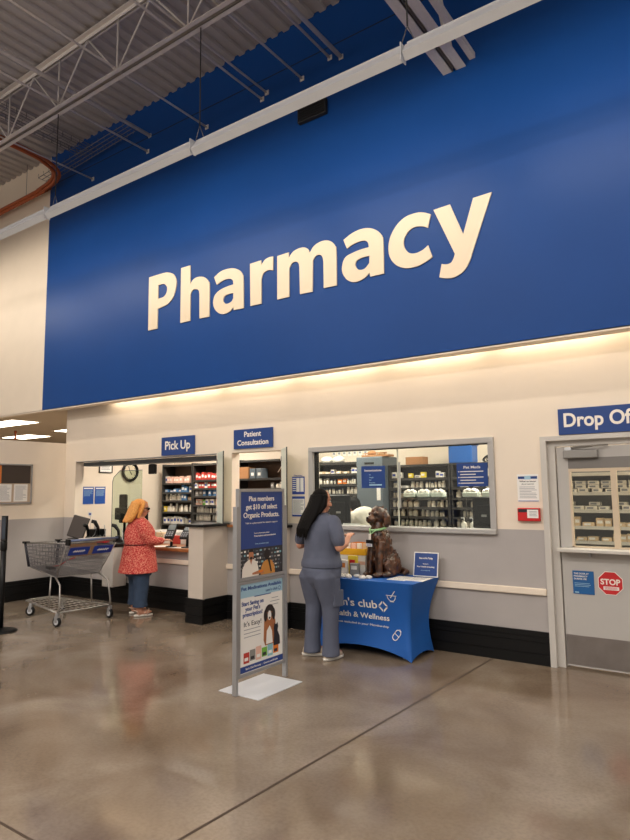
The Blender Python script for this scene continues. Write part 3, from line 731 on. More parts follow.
# ------------------------------------------------------------------ shelving and goods
def shelf_unit(label, x0, x1, y0, boards, depth=.32, m=shelfm, top=2.2, back=None):
    r = empty('shelving_unit', ((x0+x1)/2, y0, 0), label, 'shelving'); h = (x1-x0)/2
    for s in (-1, 1):
        b = MB(); b.box(*(sorted((s*h, s*(h-.02)))), 0, depth, 0, top, m); b.build('side_panel', r)
    b = MB(); b.box(-h+.02, h-.02, depth-.015, depth, .05, top, back or m); b.build('back_panel', r)
    for z in boards:
        b = MB(); b.box(-h+.02, h-.02, 0, depth-.015, z-.018, z, m); b.box(-h+.02, h-.02, -.006, 0, z-.03, z+.004, m); b.build('shelf_board', r)
    return r
PROT = {}
def proto(kind):
    if kind in PROT: return PROT[kind]
    b = MB()
    if kind == 'bottle':
        b.lathe([(.026, 0), (.03, .006), (.03, .066), (.02, .076)], bottle_w, 12); b.lathe([(.022, .076), (.022, .096)], bottle_c, 12)
    elif kind == 'jug':
        b.lathe([(.036, 0), (.04, .008), (.04, .08), (.03, .098), (.016, .106)], bottle_w, 12); b.lathe([(.019, .106), (.019, .125)], bottle_c, 12)
    elif kind == 'slim':
        b.lathe([(.016, 0), (.018, .004), (.018, .06), (.009, .07)], bottle_w, 10); b.lathe([(.012, .07), (.012, .088)], mat('blue_cap', '5E6E8C', .5), 10)
    elif kind == 'amber':
        b.lathe([(.018, 0), (.02, .004), (.02, .055)], amber, 10); b.lathe([(.022, .055), (.022, .07)], bottle_c, 10)
    elif kind.startswith('box_'):
        m = boxm[kind[4:]]
        b.rbox(-.035, .035, 0, .06, 0, .085, m, .003, 1); b.box(-.025, .025, -.001, 0, .03, .06, paper if kind[4:] != 'white' else bluetext)
    elif kind.startswith('flat_'):
        m = boxm[kind[5:]]; b.rbox(-.055, .055, 0, .08, 0, .04, m, .003, 1); b.box(-.04, .02, -.001, 0, .01, .03, paper if kind[5:] != 'white' else greytext)
    elif kind == 'bag':
        rd = random.Random(3); 
        b.rbox(-.085, .085, 0, .12, 0, .06, frost, .01)
        for i in range(5): b.ell((-.06+i*.03, .05, .065+.015*(i % 2)), (.03, .045, .03), bottle_c, nu=10, nv=6)
    nm = {'bottle': 'pill_bottle', 'jug': 'stock_bottle', 'slim': 'dropper_bottle', 'amber': 'amber_vial', 'bag': 'bin_of_bags'}.get(kind, 'carton')
    o = b.build(nm); PROT[kind] = [o, 0]
    return PROT[kind]
WID = {'bottle': .066, 'jug': .088, 'slim': .042, 'amber': .05, 'bag': .19}
HT = {'bottle': .096, 'jug': .125, 'slim': .088, 'amber': .07, 'bag': .11}
KN = {'bottle': 'white pill bottle', 'jug': 'large white stock bottle', 'slim': 'slim white bottle', 'amber': 'amber vial', 'bag': 'clear bin of white bags'}
CT = {'bag': 'bin'}
def place(kind, x, y, z, s, label, group, sc=(1, 1)):
    p = proto(kind); o = p[0] if p[1] == 0 else p[0].copy()
    if p[1]: COL.objects.link(o)
    p[1] += 1
    o.location = (x, y, z); o.scale = (sc[0], sc[0] if kind[:3] not in ('box', 'fla') else 1, sc[1])
    for k in ('label', 'category', 'group'): 
        if k in o: del o[k]
    tag(o, label, CT.get(kind, 'box' if kind[:3] in ('box', 'fla') else 'bottle'), group)
def row(x0, x1, y, z, gap, kinds, where, seed, dens=.9, full=0):
    rd = random.Random(seed); x = x0
    kk = [k for k, n in kinds for _ in range(n)]
    while True:
        k = rd.choice(kk); run = rd.randint(2, 4) if k[:3] not in ('box', 'fla') else rd.randint(1, 2)
        for _ in range(run):
            w = WID.get(k, .07 if k[:3] == 'box' else .11); h = HT.get(k, .085 if k[:3] == 'box' else .04)
            sx = rd.uniform(.8, 1.1); sz = min(rd.uniform(.8, 1.15) if not full else rd.uniform(1.1, 1.7), (gap-.035)/h)
            if x+w*sx > x1: return
            if rd.random() < dens:
                nmk = KN.get(k) or ((('small ' if k[:3] == 'box' else 'flat ')+k.split('_')[1]+' carton'))
                place(k, x+w*sx/2, y+rd.uniform(.01, .05)+(w*sx/2 if k[:3] not in ('box', 'fla') else 0), z+.0005, 1, nmk+' '+where, 'goods '+where, (sx, sz))
            x += w*sx*1.06
        x += rd.uniform(0, .04)
white_goods = [('bottle', 5), ('jug', 3), ('slim', 3), ('box_white', 1), ('flat_white', 1)]
# unit A : left of the window
zA = [1.30, 1.45, 1.59, 1.74, 1.90]
shelf_unit('dark shelving unit behind the left third of the wide window', -5.75, -4.93, 1.9, zA+[2.07], top=2.09)
for k, (z, kn) in enumerate(zip(zA[1:], ([('slim', 3), ('bottle', 2)], [('bottle', 3), ('slim', 3)], [('box_orange', 2), ('slim', 2), ('box_white', 2), ('bottle', 2)], [('box_tan', 1), ('flat_tan', 1), ('box_white', 1)]))):
    row(-5.72, -4.96, 1.91, z, .15, kn, 'on the '+['fourth', 'third', 'second', 'top'][k]+' shelf left in the wide window', 10+k)
for i, x in enumerate((-5.6, -5.38)):
    b = MB(); b.rings([(0, 0, 0, .05, .05), (0, 0, .02, .1, .09), (0, 0, .07, .1, .09), (0, 0, .1, .06, .05), (0, 0, .105, .02, .02)], bottle_c)
    tag(b.build('white_bowl', loc=(x, 1.79+.22, 2.071)), 'round white tub on top of the left shelving, '+['leftmost', 'right'][i]+' of two', 'tub', 'white tubs on the left shelving')
for i in range(7):
    b = MB(); b.box(-.03, .03, -.006, 0, 0, .09, paper); b.box(-.02, .02, -.008, -.006, .03, .06, greytext)
    tag(b.build('hanging_tag', loc=(-5.72+i*.1, 2.396, 2.2)), 'white paper tag in the row high on the back wall above the left shelving', 'tag', 'white tags high on the back wall')
# grey cabinet
r = empty('grey_cabinet', (-4.68, 1.75, 0), 'tall blue grey cabinet with a dark handle slot behind the immunization sign', 'cabinet')
b = MB(); b.rbox(-.22, .22, 0, .45, 0, 2.13, greycab, .01); b.build('body', r)
b = MB(); b.box(-.08, .08, -.003, .0, 2.02, 2.05, blackp); b.build('handle_slot', r)
b = MB(); b.box(.12, .18, -.004, 0, 1.5, 1.75, paper); b.build('label_strip', r)
# units B, C
zB = [1.13, 1.27, 1.40, 1.53, 1.67, 1.81]
shelf_unit('dark shelving unit full of white bottles right of the grey cabinet', -4.44, -3.5, 1.9, zB, top=1.98)
shelf_unit('dark shelving unit of white bottles behind the pet meds sign', -3.48, -2.6, 1.9, zB, top=1.98)
nm = ['sixth', 'fifth', 'fourth', 'third', 'second', 'top']
for k, z in enumerate(zB):
    row(-4.41, -3.53, 1.91, z, .14, white_goods if k != 5 else [('jug', 2), ('box_yellow', 1), ('box_white', 2), ('flat_white', 1)], 'on the '+nm[k]+' shelf right of the grey cabinet', 30+k)
    if k in (0, 1, 2, 3): row(-3.45, -2.63, 1.91, z, .14, [('jug', 5), ('bottle', 3)], 'on the '+nm[k]+' shelf under the pet meds sign', 50+k)
    elif k == 4: row(-3.45, -2.63, 1.91, z, .14, [('bottle', 1), ('jug', 2)], 'on the '+nm[k]+' shelf under the pet meds sign', 50+k)
    else: row(-3.45, -2.9, 1.91, z, .17, [('jug', 3)], 'on the '+nm[k]+' shelf under the pet meds sign', 58)
# carton, basket and tote on top
b = MB(); b.rbox(-.13, .13, 0, .2, 0, .11, cardb, .004); b.M = Matrix.Translation((.13, 0, .11)) @ Matrix.Rotation(-1.1, 4, 'Y'); b.box(-.12, 0, 0, .2, 0, .006, cardb); b.M = Matrix.Identity(4)
tag(b.build('cardboard_box', loc=(-4.05, 1.93, 2.002)), 'open brown cardboard box on top of the bottle shelving', 'box')
shelf_top = MB(); shelf_top.box(-.95, .92, 0, .3, 0, .02, shelfm); tag(shelf_top.build('top_board', loc=(-3.52, 1.91, 1.981)), 'long dark board across the tops of the bottle shelving', 'board')
r = empty('blue_tote', (-3.36, 1.95, 2.002), 'blue plastic tote on top of the shelving above the pet meds sign', 'tote')
b = MB(); b.rbox(-.17, .17, 0, .22, 0, .24, tote, .012); b.build('bin', r)
b = MB(); b.rbox(-.185, .185, -.01, .23, .24, .262, tote, .006); b.build('lid', r)
for i in range(2):
    b = MB(); rd = random.Random(i)
    for k in range(3):
        sp = [(.1*math.cos(t*.7+k)+.02*k, .05+.03*math.sin(t*1.3), .06+.05*math.sin(t*.9+k)) for t in range(9)]
        b.tube(smooth_path(sp, 3), .008, blackp, 6)
    tag(b.build('cable_bundle', loc=(-2.95+i*.2, 1.95, 2.004)), ['black coiled cable bundle beside the blue tote', 'black coiled cable bundle at the far right of the window'][i], 'cable')
b = MB(); 
for k in range(5): b.tube([(-.16+.08*k, .02, 0), (-.16+.08*k, .02, .05)], .006, cardb, 6)
b.rbox(-.22, .22, 0, .2, 0, .03, cardb, .004); b.tube([(-.2, .02, .05), (.2, .02, .06)], .007, cardb, 6); b.ell((-.1, .1, .06), (.07, .06, .04), cardb); b.ell((.07, .1, .05), (.08, .06, .03), boxm['tan'])
tag(b.build('basket', loc=(-4.62, 1.8, 2.132)), 'brown wicker tray of odds and ends on top of the grey cabinet', 'basket')

# window signs
def im(b, w, h, y):
    b.text('Immunizations', 0, h-.06, .024, whitep, w=.22, y=y, align='C', bold=.01)
    for k, t in enumerate(('Flu', 'Shingles', 'RSV', 'Pneumonia')): b.text(t, -.05, h-.105-k*.03, .013, lightb, y=y)
    lines(b, -.05, .12, .05, .02, 1, y, lightb, .5)
sheet('window_sign', -3.63, .05, 1.67, .31, .25, signb, im, 'blue sign headed Immunizations hanging in the wide window', 'sign', 'blue signs hanging in the wide window', th=.004)
def pm(b, w, h, y):
    b.text('Pet Meds', 0, h-.055, .028, whitep, w=.18, y=y, align='C', bold=.01)
    for k in range(5): b.rect(-.13, .12-(k % 2)*.08, h-.09-k*.03, h-.082-k*.03, y, whitep)
    for k in (0, 2, 4): b.rect(-.15, -.14, h-.092-k*.03, h-.08-k*.03, y, whitep)
sheet('window_sign', -2.45, .05, 1.675, .335, .24, signb, pm, 'blue sign headed Pet Meds hanging at the right of the wide window', 'sign', 'blue signs hanging in the wide window', th=.004)
# bins of bags right behind the glass under the signs (on glass racks)
def rack(x0, x1, y, z, lb):
    b = MB(); b.box(x0, x1, y, y+.16, z-.01, z, shelfm)
    for x in (x0, x1-.012): b.box(x, x+.012, y+.14, y+.16, .0, z-.01, shelfm)
    tag(b.build('bin_rack'), lb, 'rack')
rack(-3.95, -3.35, 1.35, 1.545, 'narrow dark rack of bins below the immunization sign')
rack(-2.98, -2.42, 1.0, 1.55, 'narrow dark rack of bins below the pet meds sign, upper')
for i in range(3): place('bag', -3.85+i*.2-.35*0, 1.36, 1.5455, 1, 'clear bin of white bags on the rack below the immunization sign', 'bins below the immunization sign')
for i in range(2): place('bag', -2.87+i*.24, 1.01, 1.5505, 1, 'clear bin of white bags on the rack below the pet meds sign', 'bins below the pet meds sign', (1.1, 1))

# desk behind the window
r = empty('work_desk', (-3.34, .18, 0), 'grey work desk just inside the wide window', 'desk')
b = MB(); b.rbox(-1.2, 1.2, 0, .55, 1.14, 1.17, shelfm, .006); b.build('desktop', r)
for x in (-1.15, 1.15): b = MB(); b.box(x-.03, x+.03, .05, .5, 0, 1.14, shelfm); b.build('leg', r)
def monitor(x, y, z, w, h, rz, lb, back=True):
    r = empty('computer_monitor', (x, y, z), lb, 'monitor', rz=rz)
    b = MB(); b.rbox(-w/2, w/2, 0, .04, .06, .06+h, blackp, .012); b.rbox(-w*.3, w*.3, -.03 if back else .04, .0 if back else .07, .1, h-.02, blackp, .012)
    b.build('screen_housing', r)
    b = MB(); b.rbox(-.02, .02, .01, .03, .0, .2, blackp, .004); b.build('stand', r)
    b = MB(); b.rbox(-.1, .1, -.06, .12, 0, .012, blackp, .004); b.build('base', r)
    if back: b = MB(); b.box(-.03, .03, -.032, -.0305, h*.55, h*.55+.025, chrome); b.build('badge', r)
    return r
monitor(-4.275, .32, 1.17, .28, .36, .15, 'black computer monitor seen from behind at the left of the wide window')
monitor(-2.44, .35, 1.17, .3, .33, -.1, 'black computer monitor seen from behind at the right end of the wide window')
for (x, w, m, mm, lb) in ((-4.03, .24, paper, green, 'white card with a green mark standing in the window beside the dog statue'), (-4.31, .08, yellow, orange, 'small yellow card standing in the window behind the person in grey')):
    b = MB(); b.box(-w/2, w/2, 0, .004, 0, .085, m); b.box(-w/2, w/2, .004, .05, 0, .003, m); b.box(-.015, .015, -.002, 0, .02, .045, mm); b.box(-w*.4, w*.4, -.001, 0, .055, .06, mm)
    tag(b.build('counter_card', loc=(x, .2, 1.171)), lb, 'card')
for i, x in enumerate((-2.72, -2.62)):
    r = empty('pump_bottle', (x, .45, 1.171), ['white pump bottle left of the right monitor', 'white pump bottle next to the right monitor'][i], 'bottle', 'pump bottles in the window')
    b = MB(); b.lathe([(.028, 0), (.03, .01), (.03, .1), (.012, .12)], bottle_w, 12); b.build('body', r)
    b = MB(); b.tube([(0, 0, .12), (0, 0, .16), (-.035, 0, .16)], .006, bottle_c, 6); b.build('pump', r)

# pickup shelves
zD = [1.06, 1.28, 1.49, 1.64, 1.81]
shelf_unit('dark shelving unit of mixed goods left side of the pickup opening', -9.33, -8.52, 1.9, zD+[2.15], top=2.17, back=mat('shelf_back_brown', '5A4538', .7))
kd = [[('box_white', 2), ('box_red', 1), ('slim', 1)], [('bottle', 2), ('box_yellow', 1), ('box_orange', 1)], [('bottle', 2), ('flat_tan', 2), ('box_blue', 1)], [('box_tan', 1), ('box_white', 1), ('flat_blue', 3), ('box_blue', 2)], [('box_pink', 2), ('box_orange', 2), ('box_green', 1), ('box_yellow', 1), ('box_white', 1)]]
nn = ['fifth', 'fourth', 'third', 'second', 'top']
for k, z in enumerate(zD): row(-9.3, -8.55, 1.91, z, .17 if k in (2, 3) else .21, kd[k], 'on the '+nn[k]+' shelf of the left pickup shelving', 70+k, .97, 1)
zE = [1.13, 1.27, 1.41, 1.57, 1.71, 1.86]
shelf_unit('dark shelving unit of mixed goods right side of the pickup opening', -8.5, -7.5, 1.9, zE+[2.15], top=2.17, back=mat('shelf_back_brown', '5A4538', .7))
ke = [[('bottle', 2), ('jug', 1)], [('bottle', 2), ('slim', 1)], [('box_white', 2), ('box_green', 1), ('box_pink', 1)], [('box_white', 2), ('box_blue', 1), ('box_grey', 1)], [('box_red', 2), ('box_white', 1)], [('box_red', 3), ('flat_red', 1)]]
n6 = ['sixth', 'fifth', 'fourth', 'third', 'second', 'top']
for k, z in enumerate(zE): row(-8.47, -7.53, 1.91, z, .14 if k < 5 else .2, ke[k], 'on the '+n6[k]+' shelf of the right pickup shelving', 90+k, .97, 1)
# consultation interior
zF = [1.3, 1.5, 1.69, 1.86]
shelf_unit('dark shelving unit seen through the patient consultation window', -7.45, -6.1, 1.9, zF+[2.17], top=2.19, back=mat('shelf_back_brown', '5A4538', .7))
row(-6.7, -6.15, 1.91, 1.69, .16, [('bottle', 1), ('box_grey', 2)], 'on the shelf behind the consultation window', 120); row(-7.4, -6.15, 1.91, 1.5, .16, [('box_red', 1), ('bottle', 2), ('box_teal', 1)], 'on the lower shelf behind the consultation window', 121)
for i, x in enumerate((-7.08, -6.93)):
    b = MB(); b.rbox(-.065, .065, 0, .15, 0, .17, greycab, .006); b.box(-.03, .03, -.002, 0, .05, .1, paper); tag(b.build('file_box', loc=(x, 1.92, 1.861)), ['grey file box, left of the pair behind the consultation window', 'grey file box, right of the pair behind the consultation window'][i], 'box', 'grey file boxes')
b = MB(); b.rbox(-.12, .12, 0, .2, 0, .2, cardb, .005); tag(b.build('brown_box', loc=(-7.29, 1.92, 1.861)), 'brown cardboard box at the left behind the consultation window', 'box')
b = MB(); b.box(-.07, .07, -.003, 0, 0, .19, boxm['yellow']); b.box(-.05, .05, -.005, -.003, .06, .09, darkp); b.tube([(0, .004, -.68), (0, .004, 0)], .006, alum, 6)
b.box(-.05, .05, -.05, .06, -.69, -.68, alum)
tag(b.build('counter_sign', loc=(-6.0, .3, 1.906)), 'yellow notice on a thin pole behind the consultation window', 'sign')
# drop off interior
zG = [1.10, 1.25, 1.42, 1.6]
shelf_unit('pale shelving of white cartons seen through the drop off door window', -1.95, -.75, .8, zG+[1.8], m=shelfw, top=1.95, back=mat('shelf_back_grey', '7C7A78', .7))
for (z, kk, dn, w_) in ((1.6, [('flat_white', 3)], 1, 'top'), (1.42, [('flat_white', 2), ('box_white', 1)], .85, 'second'), (1.25, [('box_tan', 1), ('flat_tan', 2)], .8, 'third'), (1.1, [('flat_tan', 1), ('box_tan', 1)], .6, 'bottom')):
    row(-1.92, -.8, .81, z, .15, kk, 'on the '+w_+' shelf seen through the door window', int(z*100), dn)
rd = random.Random(5)
for k in range(7):
    for (z, n) in ((1.6, 2), (1.42, 1 if k % 2 else 0)):
        for j in range(n): place('flat_white', -1.85+k*.13, .9, z+.042+.041*j, 1, 'flat white carton stacked on the '+('top' if z > 1.5 else 'second')+' shelf seen through the door window', 'stacked cartons seen through the door window', (1, .95))

# pickup counter items
def pinpad(x, y, rz, lb, hl):
    r = empty('card_terminal', (x, y, .871), lb, 'card reader', 'card terminals on the pickup counter', rz); r.scale = (1.25, 1.25, 1.3)
    b = MB(); b.rbox(-.05, .05, -.05, .05, 0, .012, blackp, .004); b.tube([(0, 0, .01), (0, .01, .14)], .016, blackp, 8); b.build('stand', r)
    b = MB(); b.M = Matrix.Translation((0, 0, .17)) @ Matrix.Rotation(.7, 4, 'X'); b.rbox(-.055, .055, -.11, .11, -.015, .015, blackp, .012); b.M = Matrix.Identity(4); b.build('housing', r)
    b = MB(); b.M = Matrix.Translation((0, 0, .17)) @ Matrix.Rotation(.7, 4, 'X'); b.rbox(-.042, .042, .0, .085, .0155, .018, mat('reader_screen', hl, .2), .002)
    for i in range(3):
        for j in range(3): b.rbox(-.04+i*.028, -.02+i*.028, -.09+j*.026, -.075+j*.026, .0155, .02, greytext, .002)
    b.build('keypad', r)
pinpad(-6.93, .0, .5, 'black card terminal on a stand, left of the two on the pickup counter', '4B5860')
pinpad(-6.65, .04, .3, 'black and red card terminal on a stand, right of the two on the pickup counter', '8C2A24')
b = MB(); b.lathe([(.03, 0), (.033, .008), (.033, .13), (.014, .17), (.014, .19)], glass, 12); b.lathe([(.016, .188), (.016, .205)], whitep, 10)
tag(b.build('water_bottle', loc=(-7.4, .22, .871)), 'clear water bottle on the pickup counter behind the person in red', 'bottle')
for i, (x, y, rz) in enumerate(((-6.78, -.03, .3), (-6.4, .0, -.2), (-7.15, .0, .9))):
    b = MB(); b.box(-.1, .1, -.07, .07, 0, .003, paper); b.box(-.08, .08, -.05, .05, .003, .0035, greytext) if i == 9 else None
    tag(b.build('paper_slip', loc=(x, y, .871), rz=rz), ['white paper slip between the card terminals', 'white paper slip at the right end of the pickup counter', 'white paper slip by the hand of the person in red'][i], 'paper')
b = MB(); b.rbox(-.13, .13, 0, .2, 0, .33, blackp, .01); tag(b.build('document_holder', loc=(-6.82, .4, .871)), 'black box holder at the right end of the pickup counter', 'holder')
for i, c in enumerate(('tan', 'white', 'red', 'white')):
    b = MB(); b.M = Matrix.Rotation(.15*(i-1), 4, 'Z'); b.rbox(-.09, .09, 0, .1, 0, .16-.02*i, boxm[c], .004)
    tag(b.build('paper_bundle', loc=(-7.66+.2*i, .4, .871)), ['tan', 'white', 'red', 'short white'][i]+' folded prescription bundle on the rear of the pickup counter', 'package', 'packages at the rear of the pickup counter')
# register counter items
r = empty('tablet_screen', (-8.98, -.2, .93), 'dark tilted customer screen at the left end of the register counter', 'screen', rz=.25)
b = MB(); b.M = Matrix.Rotation(-.25, 4, 'X') @ Matrix.Rotation(.2, 4, 'Y'); b.rbox(-.16, .16, 0, .02, .02, .36, mat('dark_screen', '4A4442', .3), .008); b.rbox(-.165, .165, .02, .03, .015, .365, blackp, .006); b.M = Matrix.Identity(4); b.build('screen_panel', r)
b = MB(); b.rbox(-.08, .08, -.04, .12, 0, .012, blackp, .004); b.bar((0, .06, .01), (0, .08, .2), .02, blackp); b.build('stand', r)
b = MB(); b.box(-.05, .05, -.002, .002, .0, .07, paper); b.box(-.03, .03, -.003, -.002, .02, .05, bluetext); b.tube([(0, .006, -.36), (0, .006, 0)], .004, alum, 6); b.box(-.04, .04, -.02, .04, -.365, -.36, alum)
tag(b.build('counter_sign', loc=(-9.1, .18, 1.266)), 'small white sign standing above the dark tilted screen', 'sign')
def scanner_stand(x, y, rz, lb, sc):
    r = empty('handheld_scanner', (x, y, .901), lb, 'scanner', 'black devices on the register counter', rz)
    b = MB(); b.rings([(0, 0, 0, .06*sc, .08*sc), (0, 0, .03, .05*sc, .07*sc), (0, .01, .08*sc, .025, .03)], blackp); b.build('cradle', r)
    b = MB(); b.tube([(0, .01, .07*sc), (0, .0, .17*sc), (0, -.05, .24*sc), (0, -.1, .25*sc)], [.02, .024, .032, .028], blackp, 10); b.build('grip', r)
    b = MB(); b.tube([(0, .05, .02), (.06, .1, .1*sc), (.1, .08, .2*sc), (.14, .1, .05), (.16, .12, .01)], .006, alum, 6); b.build('cord', r)
scanner_stand(-8.66, -.16, .4, 'black scanner in a cradle nearest the tilted screen', 1.0)
scanner_stand(-8.46, -.12, -.5, 'larger black scanner in a cradle in the middle of the register counter', 1.25)
scanner_stand(-8.12, -.0, -.9, 'black scanner in a cradle nearest the person in red', 1.0)
r = empty('receipt_printer', (-8.95, .2, .901), 'black receipt printer under the black screens on the register counter', 'printer')
b = MB(); b.rbox(-.1, .1, -.08, .12, 0, .16, blackp, .015); b.build('body', r)
b = MB(); b.box(-.04, .04, -.02, -.018, .15, .22, paper); b.build('receipt', r)
b = MB(); b.rbox(-.1, .1, -.05, .05, 0, .05, redm, .01); tag(b.build('red_pouch', loc=(-8.2, -.22, .901)), 'small red pouch on the register counter beside the person in red', 'pouch')
# black screens on a pole
r = empty('screen_pole', (-8.62, .5, .9), 'black screen pole with a tall phone dock and monitor behind the plastic shield', 'monitor')
b = MB(); b.tube([(0, 0, 0), (0, 0, .5)], .02, blackp, 8); b.rbox(-.08, .08, -.06, .06, 0, .015, blackp, .004); b.build('pole', r)
b = MB(); b.rbox(-.1, .08, -.05, .0, .25, .72, blackp, .02); b.rbox(-.18, .12, -.07, -.02, .3, .5, blackp, .02); b.build('phone_dock', r)
b = MB(); b.rbox(.1, .56, -.02, .03, .2, .52, blackp, .015); b.build('monitor', r)
# back desk inside pickup
r = empty('cabinet', (-8.5, 1.1, 0), 'pale low cabinet inside the pickup area', 'cabinet')
b = MB(); b.rbox(-.45, .45, 0, .5, 0, .98, doorf, .01); b.build('body', r)
for i in range(2): b = MB(); b.rbox(-.44+i*.44, -.01+i*.44, -.015, -.0005, .08, .94, doorf, .004); b.rbox(-.06+i*.08, -.04+i*.08, -.03, -.0155, .7, .82, alum, .003); b.build('door', r)
# ------------------------------------------------------------------ floor sign stand (faces +x)
r = empty('sign_stand', (-3.6, -1.96, 0), 'grey floor stand holding a blue offer poster above a pet medication poster', 'sign stand', rz=PI/2)
b = MB(); b.rbox(-.29, .29, -.22, .22, 0, .008, fixm, .003); b.build('base_plate', r)
for s in (-1, 1):
    b = MB(); b.rbox(s*.325-.014, s*.325+.014, -.022, .022, .008, 1.52, alum, .003); b.build('post', r)
def frame(b, x0, x1, z0, z1, y0, y1, t, m):
    b.box(x0, x1, y0, y1, z0, z0+t, m); b.box(x0, x1, y0, y1, z1-t, z1, m); b.box(x0, x0+t, y0, y1, z0+t, z1-t, m); b.box(x1-t, x1, y0, y1, z0+t, z1-t, m)
b = MB(); frame(b, -.308, .308, .905, 1.67, -.018, .018, .026, alum); b.build('upper_frame', r)
b = MB(); frame(b, -.308, .308, .135, .9, -.018, .018, .024, alum); b.build('lower_frame', r)
# upper poster: blue text block over a photo of two people
b = MB(); y = -.008; Wd = .282
b.box(-Wd, Wd, -.008, .008, .931, 1.644, navy)
b.text('Plus members', 0, 1.565, .042, whitep, w=.34, y=y, bold=.02, align='C')
b.text('get $10 off select', 0, 1.495, .044, whitep, w=.42, y=y, bold=.02, align='C')
b.text('Organic Products.', 0, 1.425, .044, whitep, w=.48, y=y, bold=.02, align='C')
b.text('Talk to a pharmacist for vitamin support', 0, 1.372, .014, whitep, w=.43, y=y, align='C')
b.text('Scan to learn more about', -.1, 1.285, .012, whitep, w=.2, y=y); b.text('Prescriptions and immunizations', -.1, 1.26, .014, whitep, w=.29, y=y, bold=.01)
b.text('Terms and exclusions apply', 0, 1.195, .011, lightb, w=.18, y=y, align='C')
# photo
ph = -.009
b.rect(-Wd, Wd, .931, 1.165, y, mat('photo_backdrop', '2C2B31', .4))
rd = random.Random(4)
for k in range(6):
    z = .97+k*.033
    x = -Wd+.01
    while x < Wd-.03:
        w_ = rd.uniform(.012, .035); b.rect(x, x+w_, z, z+rd.uniform(.008, .018), ph, rd.choice((paper, boxm['grey'], boxm['teal'], greycab))); x += w_+rd.uniform(.004, .03)
def circ(cx, cz, rx, rz_, n=20): return [(cx+rx*math.cos(2*PI*k/n), cz+rz_*math.sin(2*PI*k/n)) for k in range(n)]
def flat(b, pts, y, m, d=.0006):
    b.M = Matrix.Translation((0, y, 0)); b.poly(pts, m, d=d); b.M = Matrix.Identity(4)
psk = mat('print_skin', 'B97A55', .5); psh = mat('print_ochre_shirt', 'C98A3E', .5); phr = mat('print_hair', '1E1512', .5)
flat(b, [(-.26, .932), (-.255, 1.0), (-.22, 1.05), (-.17, 1.075), (-.12, 1.075), (-.07, 1.05), (-.05, .99), (-.045, .932)], -.0105, whitep)
flat(b, [(-.165, 1.078), (-.145, 1.03), (-.125, 1.078)], -.0112, psk); flat(b, circ(-.145, 1.11, .032, .04), -.0115, psk)
flat(b, [(-.178, 1.12), (-.175, 1.15), (-.145, 1.162), (-.115, 1.15), (-.112, 1.12), (-.12, 1.135), (-.17, 1.135)], -.0122, phr)
flat(b, circ(-.145, 1.085, .018, .012), -.0122, phr)
flat(b, [(-.02, .932), (-.01, 1.0), (.02, 1.04), (.07, 1.055), (.13, 1.045), (.165, 1.0), (.175, .932)], -.0105, psh)
flat(b, circ(.065, 1.1, .04, .046), -.0115, phr); flat(b, [(.075, 1.08), (.1, 1.06), (.13, .95), (.115, .945), (.085, 1.03), (.07, 1.06)], -.0122, phr)
flat(b, [(-.13, .96), (-.04, .975), (.02, .965), (.02, .945), (-.13, .945)], -.0122, psk); flat(b, circ(-.02, .965, .03, .012), -.013, boxm['orange'])
b.build('upper_poster', r)
# lower poster
b = MB(); b.box(-Wd, Wd, -.008, .008, .16, .875, paper)
b.rect(-Wd, Wd, .765, .875, y, lightb)
b.text('Pet Medications Available', 0, .825, .03, navy, w=.53, y=y-.001, bold=.02, align='C'); b.text("sam's club", .05, .783, .024, navy, w=.16, y=y-.001)
def diamond(b, cx, cz, s, m, y, fn=None, t=.3, M=None):
    for q in range(4):
        a = PI/2*q
        p1 = [(s*.12, s), (s, s*.12), (s*(1-t), s*.12-0*s), (s*.12, s*(1-t))]
        pts = [(cx+px_*math.cos(a)-pz_*math.sin(a), cz+px_*math.sin(a)+pz_*math.cos(a)) for px_, pz_ in p1]
        b.M = (M or Matrix.Identity(4)) @ Matrix.Translation((0, y, 0)); b.poly(pts, m, d=.001)
    b.M = Matrix.Identity(4)
diamond(b, .24, .793, .02, navy, y-.001, t=.35)
b.rect(-.1, .12, .758, .765, y-.001, navy)
b.text('Start Saving on', -.12, .7, .034, navy, w=.28, y=y, bold=.025, align='C'); b.text("your Pet's", -.12, .655, .034, navy, w=.19, y=y, bold=.025, align='C'); b.text('prescription!', -.12, .61, .034, navy, w=.25, y=y, bold=.025, align='C')
b.text("It's Easy!", -.12, .53, .04, darkp, w=.22, y=y, align='C')
for k in range(3): b.rect(-.23, -.02, .5-k*.03, .505-k*.03, y, greytext)
for k in range(3): b.rect(.13-(k == 1)*.02, .22+(k == 1)*.02, .715-k*.028, .72-k*.028, y, greytext)
# dog and cat picture
pdk = mat('print_dog_dark', '2E2320', .5); ptn = mat('print_dog_tan', 'A8683C', .5)
flat(b, [(.02, .38), (.04, .33), (.17, .33), (.19, .42), (.18, .52), (.15, .6), (.11, .635), (.06, .62), (.03, .56), (.025, .47)], -.009, ptn)
flat(b, circ(.1, .61, .062, .058), -.0098, pdk); flat(b, circ(.045, .58, .024, .05), -.0105, pdk); flat(b, circ(.155, .58, .022, .05), -.0105, pdk)
flat(b, circ(.098, .575, .024, .04), -.0112, paper); flat(b, circ(.098, .553, .012, .009), -.0118, pdk)
for s in (-1, 1): flat(b, circ(.098+s*.03, .6, .006, .006, 8), -.0118, ptn)
flat(b, [(.05, .34), (.06, .45), (.1, .49), (.13, .44), (.14, .34)], -.0112, paper)
flat(b, [(.15, .31), (.16, .42), (.155, .46), (.165, .5), (.185, .485), (.205, .5), (.215, .465), (.205, .43), (.235, .38), (.24, .31)], -.0125, darkp)
